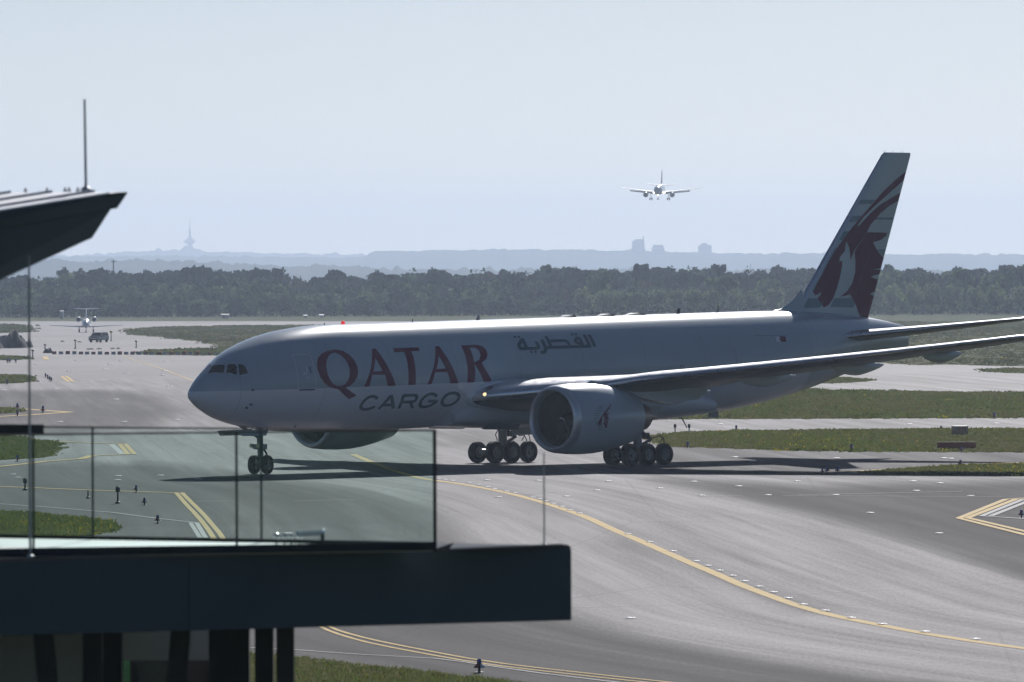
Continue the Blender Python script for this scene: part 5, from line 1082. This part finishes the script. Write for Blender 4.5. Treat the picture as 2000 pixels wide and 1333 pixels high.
for k, (x, y) in enumerate(sorted([(116, 825), (241, 825), (344, 821), (391, 841), (24, 928), (34, 934), (230, 931), (313, 930), (386, 937), (229, 939), (108, 760), (5, 763), (330, 756), (225, 781), (135, 726), (247, 731), (319, 734), (322, 725), (205, 722), (150, 705), (237, 706), (324, 707), (215, 712), (72, 713)], key=lambda q: -q[1])):
    o = copy_tree(fl0); q = at(x, y); o.location = (q.x, q.y, 0.032); sc = min(max(.8, q.y/430), 1.8); o.scale = (sc,)*3
    tag(o, '%s small flush light in the pavement left of the freighter, counted from the nearest' % ORD[k], 'light', 'flush lights in the pavement left of the freighter')
# brown crate and long low sign in the right verge
p = at(1875, 851); c0 = empty('service_crate', (p.x, p.y, 0), R(8)); tag(c0, 'brown slatted crate with white lid standing on the verge at right', 'crate')
M_CRATE = mat('crate_brown', (0.50, 0.31, 0.20), 0.7, vary=0.25, scale=4)
MB().box((0, 0, .30), (.95, .8, .6)).build('body', M_DARK, c0, smooth=0)
for k in range(5): MB().box((-.40+k*.2, -.42, .31), (.17, .05, .62)).build('slat', M_CRATE, c0, smooth=0)
for k in range(4): MB().box((-.50, -.3+k*.2, .31), (.05, .17, .62)).build('slat', M_CRATE, c0, smooth=0)
MB().box((0, -.02, .645), (1.04, .9, .05)).build('lid', M_BWH, c0, smooth=0)
for q in (-.35, .35): MB().box((q, -.46, .32), (.05, .03, .64)).build('corner_batten', M_BWH, c0, smooth=0)
p = at(1868, 879); s0 = empty('guidance_sign', (p.x, p.y, 0), R(2)); tag(s0, 'long low orange-brown sign board in the flowering verge', 'sign')
M_SIGN = mat('sign_orange', (0.42, 0.12, 0.05), 0.6, vary=0.15, scale=2); M_SIGN2 = mat('sign_frame', (0.20, 0.05, 0.025), 0.6)
MB().box((0, 0, .30), (2.4, .12, .34)).build('board', M_SIGN, s0, smooth=0)
MB().box((0, -.01, .485), (2.46, .15, .03)).box((0, -.01, .118), (2.46, .15, .03)).box((-1.215, -.01, .30), (.03, .15, .34)).box((1.215, -.01, .30), (.03, .15, .34)).build('frame', M_SIGN2, s0, smooth=0)
for q in (-1, -.3, .4, 1): MB().tube((q, 0, 0), (q, 0, .14), .04, .04, 8).build('leg', M_POST, s0)
# =====================================================================  the pavilion in the foreground: terrace, glass, roof, posts
M_ANTH = mat('anthracite_cladding', (0.078, 0.10, 0.126), 0.9, spec=0.04, vary=0.14, scale=0.8)
M_ANTH2 = mat('anthracite_trim', (0.035, 0.042, 0.05), 1.0, spec=0.0)
M_TRIM = mat('weathered_trim', (0.14, 0.125, 0.12), 0.95, spec=0.05, vary=0.15, scale=3)
M_FLOOR = mat('terrace_floor', (0.55, 0.56, 0.56), 0.5, vary=0.08, scale=3)
M_ROOF = mat('roof_sheet', (0.40, 0.41, 0.43), 0.42, metal=0.6, vary=0.06, scale=1)
M_WALLD = mat('wall_grey', (0.62, 0.62, 0.63), 0.8, vary=0.12, scale=1.5)
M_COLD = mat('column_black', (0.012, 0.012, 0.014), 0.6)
M_ROD = mat('galvanised_rod', (0.42, 0.44, 0.47), 0.5, metal=0.2)
def glass_mat():
    m = bpy.data.materials.new('railing_glass'); m.use_nodes = True; n = m.node_tree
    for x in list(n.nodes): n.nodes.remove(x)
    out = n.nodes.new('ShaderNodeOutputMaterial'); tr = n.nodes.new('ShaderNodeBsdfTransparent'); gl = n.nodes.new('ShaderNodeBsdfGlossy'); mx = n.nodes.new('ShaderNodeMixShader')
    tr.inputs['Color'].default_value = (0.84, 0.92, 0.90, 1); gl.inputs['Roughness'].default_value = 0.03; gl.inputs['Color'].default_value = (0.9, 1, 0.97, 1)
    fr = n.nodes.new('ShaderNodeFresnel'); fr.inputs['IOR'].default_value = 1.45
    n.links.new(fr.outputs[0], mx.inputs[0]); n.links.new(tr.outputs[0], mx.inputs[1]); n.links.new(gl.outputs[0], mx.inputs[2]); n.links.new(mx.outputs[0], out.inputs['Surface'])
    return m
M_PANE = glass_mat()
M_EDGE = mat('glass_edge_green', (0.02, 0.05, 0.05), 0.2, coat=0.5)

TER = empty('terrace', (atd(300, 666, 72).x, 72, 0)); tag(TER, 'dark cantilevered viewing terrace with green glass railing in the foreground', 'terrace')
TO = Vector(TER.location)
def L3(v): return Vector(v)-TO
ZF = CAM_H-2.655                                   # terrace floor
ZR = CAM_H-1.512                                   # top of the glass
def xat(px, d): return atd(px, 666, d).x
# plan of the slab (x, y): left run, prow on the right
XL = xat(-420, 69); N0 = (XL, 68.2); N1 = (xat(1113, 72.5), 72.5); F1 = (N1[0]+0.02, 72.95); F0 = (XL, 76.5)
def prism(poly, z0, z1): return [L3((x, y, z0)) for x, y in poly], [L3((x, y, z1)) for x, y in poly]
n0y = 69.85-0.0; 
front = [(XL, 68.85), (xat(1113, 72.5), 72.5)]
SL = [front[0], front[1], (front[1][0]-0.1, 72.9), (XL, 77.2)]
MB().hexa(*prism(SL, ZF-0.80, ZF-0.06)).build('slab', M_ANTH, TER, smooth=0)
# cladding panels on the front, slightly proud, with open joints
fd = Vector((front[1][0]-front[0][0], front[1][1]-front[0][1], 0)); fl_ = fd.length; fd.normalize(); fn = Vector((fd.y, -fd.x, 0))
npan = 2
for k in range(npan):
    a, b = k*fl_/npan+0.004, (k+1)*fl_/npan-0.004
    pa, pb = Vector((*front[0], 0))+fd*a, Vector((*front[0], 0))+fd*b
    MB().hexa([L3((p.x, p.y, ZF-0.795)) for p in (pa+fn*.02, pb+fn*.02, pb+fn*.003, pa+fn*.003)], [L3((p.x, p.y, ZF-0.085)) for p in (pa+fn*.02, pb+fn*.02, pb+fn*.003, pa+fn*.003)]).build('cladding_panel', M_ANTH, TER, smooth=0)
pa, pb = Vector((*front[0], 0)), Vector((*front[1], 0))
MB().hexa([L3((p.x, p.y, ZF-0.082)) for p in (pa+fn*.03, pb+fn*.0, pb-fn*.1, pa-fn*.1)], [L3((p.x, p.y, ZF-0.055)) for p in (pa+fn*.03, pb+fn*.0, pb-fn*.1, pa-fn*.1)]).build('edge_trim', M_TRIM, TER, smooth=0)
# floor between the railings
NR = [(xat(-420, 69.3), 69.45), (xat(848, 71.3), 71.3)]; FR = [(xat(-420, 75), 75.3), (xat(848, 71.3), 71.3)]
MB().hexa(*prism([NR[0], NR[1], (FR[0][0], FR[0][1])], ZF-0.055, ZF)).build('floor', M_FLOOR, TER, smooth=0)
MB().hexa(*prism([(NR[1][0], NR[1][1]-.05), (front[1][0]-.02, 72.52), (front[1][0]-.1, 72.88), (NR[1][0]-.1, 71.6)], ZF-0.058, ZF-0.045)).build('roof_edge_sheet', M_ANTH2, TER, smooth=0)
def rail(A, B, cuts, nm):
    A, B = Vector((*A, 0)), Vector((*B, 0)); d = (B-A).normalized(); nn = Vector((d.y, -d.x, 0))
    ts = [0]+cuts+[1]
    P = lambda t: A.lerp(B, t)
    for i in range(len(ts)-1):
        a, b = P(ts[i])+d*.006, P(ts[i+1])-d*.006
        q = MB().add([L3((a.x, a.y, ZF+.03)), L3((b.x, b.y, ZF+.03)), L3((b.x, b.y, ZR-.012)), L3((a.x, a.y, ZR-.012))], [(0, 1, 2, 3)]).build('glass_pane', M_PANE, TER, smooth=0)
        for e in (a, b): MB().tube(L3((e.x, e.y, ZF+.03)), L3((e.x, e.y, ZR-.012)), .007, .007, 6).build('pane_edge', M_EDGE, TER)
    hx = lambda z0, z1, w_: MB().hexa([L3((p.x, p.y, z0)) for p in (A+nn*w_, B+nn*w_, B-nn*w_, A-nn*w_)], [L3((p.x, p.y, z1)) for p in (A+nn*w_, B+nn*w_, B-nn*w_, A-nn*w_)])
    hx(ZR-.014, ZR+.004, .014).build('handrail', M_TRIM, TER, smooth=0)
    hx(ZF-.045, ZF+.035, .035).build('base_channel', M_ANTH2, TER, smooth=0)
def tcut(A, B, px):                                # parameter where the run crosses a picture column
    for t in np.linspace(0, 1, 4001):
        x, y = A[0]+(B[0]-A[0])*t, A[1]+(B[1]-A[1])*t
        if proj(np.array([[x, y, ZF+.5]]))[0][0] >= px: return float(t)
rail(NR[0], NR[1], [tcut(*NR, 65), tcut(*NR, 462)], 'near'); rail(FR[0], FR[1], [tcut(*FR, 181), tcut(*FR, 510)], 'far')
MB().box(L3((NR[1][0], NR[1][1]-.0, (ZF+ZR)/2-.01)), (.034, .034, ZR-ZF+.02)).build('corner_post', M_ANTH2, TER, smooth=0)
# dark end of a broad handrail on the far run, bracket at the corner
a = atd(-200, 836, 74.2); b_ = atd(85, 836, 73.6)
MB().hexa([L3((a.x, a.y-.04, ZR-.075+.0)), L3((b_.x, b_.y-.04, ZR-.075)), L3((b_.x, b_.y+.05, ZR-.075)), L3((a.x, a.y+.05, ZR-.075))], [L3((a.x, a.y-.04, ZR+.02)), L3((b_.x, b_.y-.04, ZR+.02)), L3((b_.x, b_.y+.05, ZR+.02)), L3((a.x, a.y+.05, ZR+.02))]).build('broad_handrail', M_ANTH2, TER, smooth=0)
c = Vector((xat(868, 71.2), 71.1, ZF-.02)); MB().hexa([L3(c+Vector(q)) for q in ((-.09, -.03, -.03), (.02, -.03, -.03), (.02, .03, -.03), (-.09, .03, -.03))], [L3(c+Vector(q)) for q in ((-.09, -.03, .0), (.09, -.03, .06), (.09, .03, .06), (-.09, .03, .0))]).build('corner_bracket', M_TRIM, TER, smooth=0)
# spotlight and small lamps on the terrace floor
M_LUM = mat('lamp_body', (0.30, 0.32, 0.36), 0.3, metal=0.5)
p = atd(630, 1066, 71.05); sp = empty('spotlight', (p.x, p.y, ZF)); tag(sp, 'small spotlight on a dark stub by the glass railing', 'lamp')
MB().tube((0, 0, 0), (0, 0, .14), .022, .02, 10).build('stem', M_ANTH2, sp)
MB().tube((-.24, 0, .125), (.0, 0, .14), .034, .034, 14).build('housing', M_LUM, sp); MB().tube((-.26, 0, .123), (-.24, 0, .125), .037, .037, 14).build('bezel', M_CHROME, sp)
MB().lathe([(0, .03), (.01, .03), (.03, .02), (.036, .001)], c=(0, 0, .14), n=12).build('knob', M_CHROME, sp)
lamp = None
for k, x in enumerate((540, 556, 568, 585)):
    p = atd(x, 1050, 71.4); r_ = empty('floor_lamp', (p.x, p.y, ZF)); tag(r_, '%s small round floor lamp from the left behind the glass' % ORD[k], 'lamp', 'small floor lamps on the terrace')
    MB().tube((0, 0, 0), (0, 0, .075), .008, .008, 8).build('stem', M_ANTH2, r_)
    MB().lathe([(.07, .02), (.085, .036), (.105, .036), (.12, .02), (.124, .001)], n=14).build('head', M_CHROME, r_)
# lightning rods
def rod(px, y0, y1, d, label, r0=.012, zb=None):
    a, b = atd(px, y1, d), atd(px, y0, d); zb = a.z if zb is None else zb
    o = MB().tube((0, 0, 0), (0, 0, b.z-zb), r0, r0*.75, 10).lathe([(0, r0*3), (.03, r0*3), (.04, r0)], n=12, cap0=True).build('lightning_rod', M_ROD, loc=(a.x, a.y, zb)); tag(o, label, 'rod'); return o
rod(59, 500, 1074, 70.0, 'thin tall lightning rod crossing the left pane', .013, ZF-.06); rod(1063, 884, 1068, 72.45, 'thin short lightning rod at the right end of the terrace beam', .009, ZF-.06)

# ---- building under and beside the terrace
BLD = empty('pavilion', (xat(0, 74), 74, 0)); tag(BLD, 'dark pavilion building under the terrace with black columns and pale walls', 'building'); BO = Vector(BLD.location)
def B3(v): return Vector(v)-BO
zc1 = ZF-0.80
def wallpx(x0, x1, d, z0, z1, m, nm, th=.2):
    return MB().hexa([B3((x, y, z0)) for x, y in ((xat(x0, d), d), (xat(x1, d), d), (xat(x1, d), d+th), (xat(x0, d), d+th))], [B3((x, y, z1)) for x, y in ((xat(x0, d), d), (xat(x1, d), d), (xat(x1, d), d+th), (xat(x0, d), d+th))]).build(nm, m, BLD, smooth=0)
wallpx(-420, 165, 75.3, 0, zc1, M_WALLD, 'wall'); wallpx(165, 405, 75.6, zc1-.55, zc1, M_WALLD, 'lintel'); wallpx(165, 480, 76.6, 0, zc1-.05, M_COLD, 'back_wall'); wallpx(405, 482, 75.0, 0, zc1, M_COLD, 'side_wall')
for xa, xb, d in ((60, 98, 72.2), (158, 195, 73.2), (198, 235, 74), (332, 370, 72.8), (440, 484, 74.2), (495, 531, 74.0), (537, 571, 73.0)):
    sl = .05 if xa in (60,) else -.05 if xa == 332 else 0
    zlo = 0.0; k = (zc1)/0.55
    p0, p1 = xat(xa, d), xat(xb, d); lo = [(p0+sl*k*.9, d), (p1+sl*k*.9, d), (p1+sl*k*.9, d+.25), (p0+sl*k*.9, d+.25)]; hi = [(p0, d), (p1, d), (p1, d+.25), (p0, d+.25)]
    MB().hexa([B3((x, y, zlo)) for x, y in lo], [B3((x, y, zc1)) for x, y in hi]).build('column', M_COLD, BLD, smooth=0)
wallpx(236, 251, 76.45, 0, zc1-.58, mat('green_door_frame', (0.02, 0.10, 0.035), 0.5), 'door_frame', .08); wallpx(262, 330, 76.5, 0, zc1-.62, mat('dim_glass', (0.02, 0.028, 0.028), 0.1), 'door_leaf', .05)
wallpx(-900, -430, 70.5, 0, CAM_H+1.2, M_ANTH, 'side_wing', 5.0)
# ---- roof with raking eaves
def rp(px, py, d): return atd(px, py, d)
N_, C_, F_ = rp(-430, 484, 66.5), rp(250, 376, 72.0), rp(-430, 385, 80.0)
Nb, Cb, Fb = rp(-430, 520, 66.55), rp(229, 407, 72.0), rp(-430, 420, 80.0)
Nl, Cl, Fl = rp(-430, 745, 67.6), rp(180, 465, 72.2), rp(-430, 560, 79.0)
Ni, Ci, Fi = Nb.lerp(Fb, .012), rp(216, 409, 72.05), Fb.lerp(Nb, .01)
ROOF = empty('roof', C_-Vector((0, 0, 0.6))); tag(ROOF, 'dark pointed roof overhang with metal sheeting at the upper left', 'roof'); RO = Vector(ROOF.location)
def R3(v): return Vector(v)-RO
recalc(MB().hexa([R3(v) for v in (Nb, Cb, Fb)], [R3(v) for v in (N_, C_, F_)]).build('fascia', M_ANTH, ROOF, smooth=0))
recalc(MB().hexa([R3(v) for v in (Nl, Cl, Fl)], [R3(v-Vector((0, 0, .004))) for v in (Ni, Ci, Fi)]).build('soffit', M_ANTH, ROOF, smooth=0))
up_ = (C_-N_).cross(F_-N_).normalized(); up_ = up_ if up_.z > 0 else -up_
recalc(MB().hexa([R3(v+up_*.004) for v in (N_.lerp(F_, .02), C_, F_)], [R3(v+up_*.016) for v in (N_.lerp(F_, .02), C_.lerp(N_, .03), F_)]).build('roof_sheet', M_ROOF, ROOF, smooth=0))
for k in range(8):                                  # standing seams running along the eave towards the point
    t = .07+k*.115; a = N_.lerp(F_, t); b = C_.lerp(F_, t); b = b.lerp(a, .02)
    s_ = (F_-N_).normalized()*.02
    MB().hexa([R3(v+up_*.016) for v in (a-s_, b-s_, b+s_, a+s_)], [R3(v+up_*.042) for v in (a-s_*.7, b-s_*.7, b+s_*.7, a+s_*.7)]).build('standing_seam', M_ROOF, ROOF, smooth=0)
a, b = N_, C_; e_ = (b-a).normalized(); bk = (F_-N_).normalized()
MB().hexa([R3(v) for v in (a+up_*.016, b-e_*.35+up_*.016, b-e_*.35+bk*.1+up_*.016, a+bk*.1+up_*.016)], [R3(v) for v in (a+up_*.032, b-e_*.35+up_*.03, b-e_*.35+bk*.1+up_*.03, a+bk*.1+up_*.03)]).build('eave_flashing', mat('bright_flashing', (0.62, 0.63, 0.66), 0.35, metal=0.6), ROOF, smooth=0)
def edge_pt(px):                                    # a point on the upper edge of the sheet
    for t in np.linspace(0, 1, 3001):
        v = F_.lerp(C_, float(t))
        if proj(np.array([v]))[0][0] >= px: return v
for k, px in enumerate((50, 92, 127, 135, 152)):
    pl = edge_pt(px)+up_*.016; MB().lathe([(0, .02), (.012, .02), (.016, .008), (.03, .008), (.038, .014), (.042, .001)], c=R3(pl), n=10).build('rod_holder', M_ANTH2, ROOF)
pl = edge_pt(168)+up_*.016; top = rp(165.5, 194, pl.y)
o = MB().tube((0, 0, 0), (-.01, 0, top.z-pl.z), .0145, .011, 10).lathe([(0, .05), (.03, .05), (.05, .02)], n=12, cap0=True).build('lightning_rod', M_ROD, loc=pl); tag(o, 'tall grey lightning rod standing on the pointed roof', 'rod')
# =====================================================================  air
hz = MB().box((0, 10200, 104.0), (9000, 20900, 216.0)).build('haze', [], smooth=0)
m = bpy.data.materials.new('haze'); m.use_nodes = True; n = m.node_tree
for x in list(n.nodes): n.nodes.remove(x)
out = n.nodes.new('ShaderNodeOutputMaterial'); pv = n.nodes.new('ShaderNodeVolumePrincipled')
pv.inputs['Color'].default_value = (0.66, 0.80, 1.0, 1); pv.inputs['Density'].default_value = 0.000095; pv.inputs['Anisotropy'].default_value = 0.35
n.links.new(pv.outputs[0], out.inputs['Volume'])
hz.data.materials.append(m); tag(hz, 'pale blue haze over the whole airfield', kind='stuff')
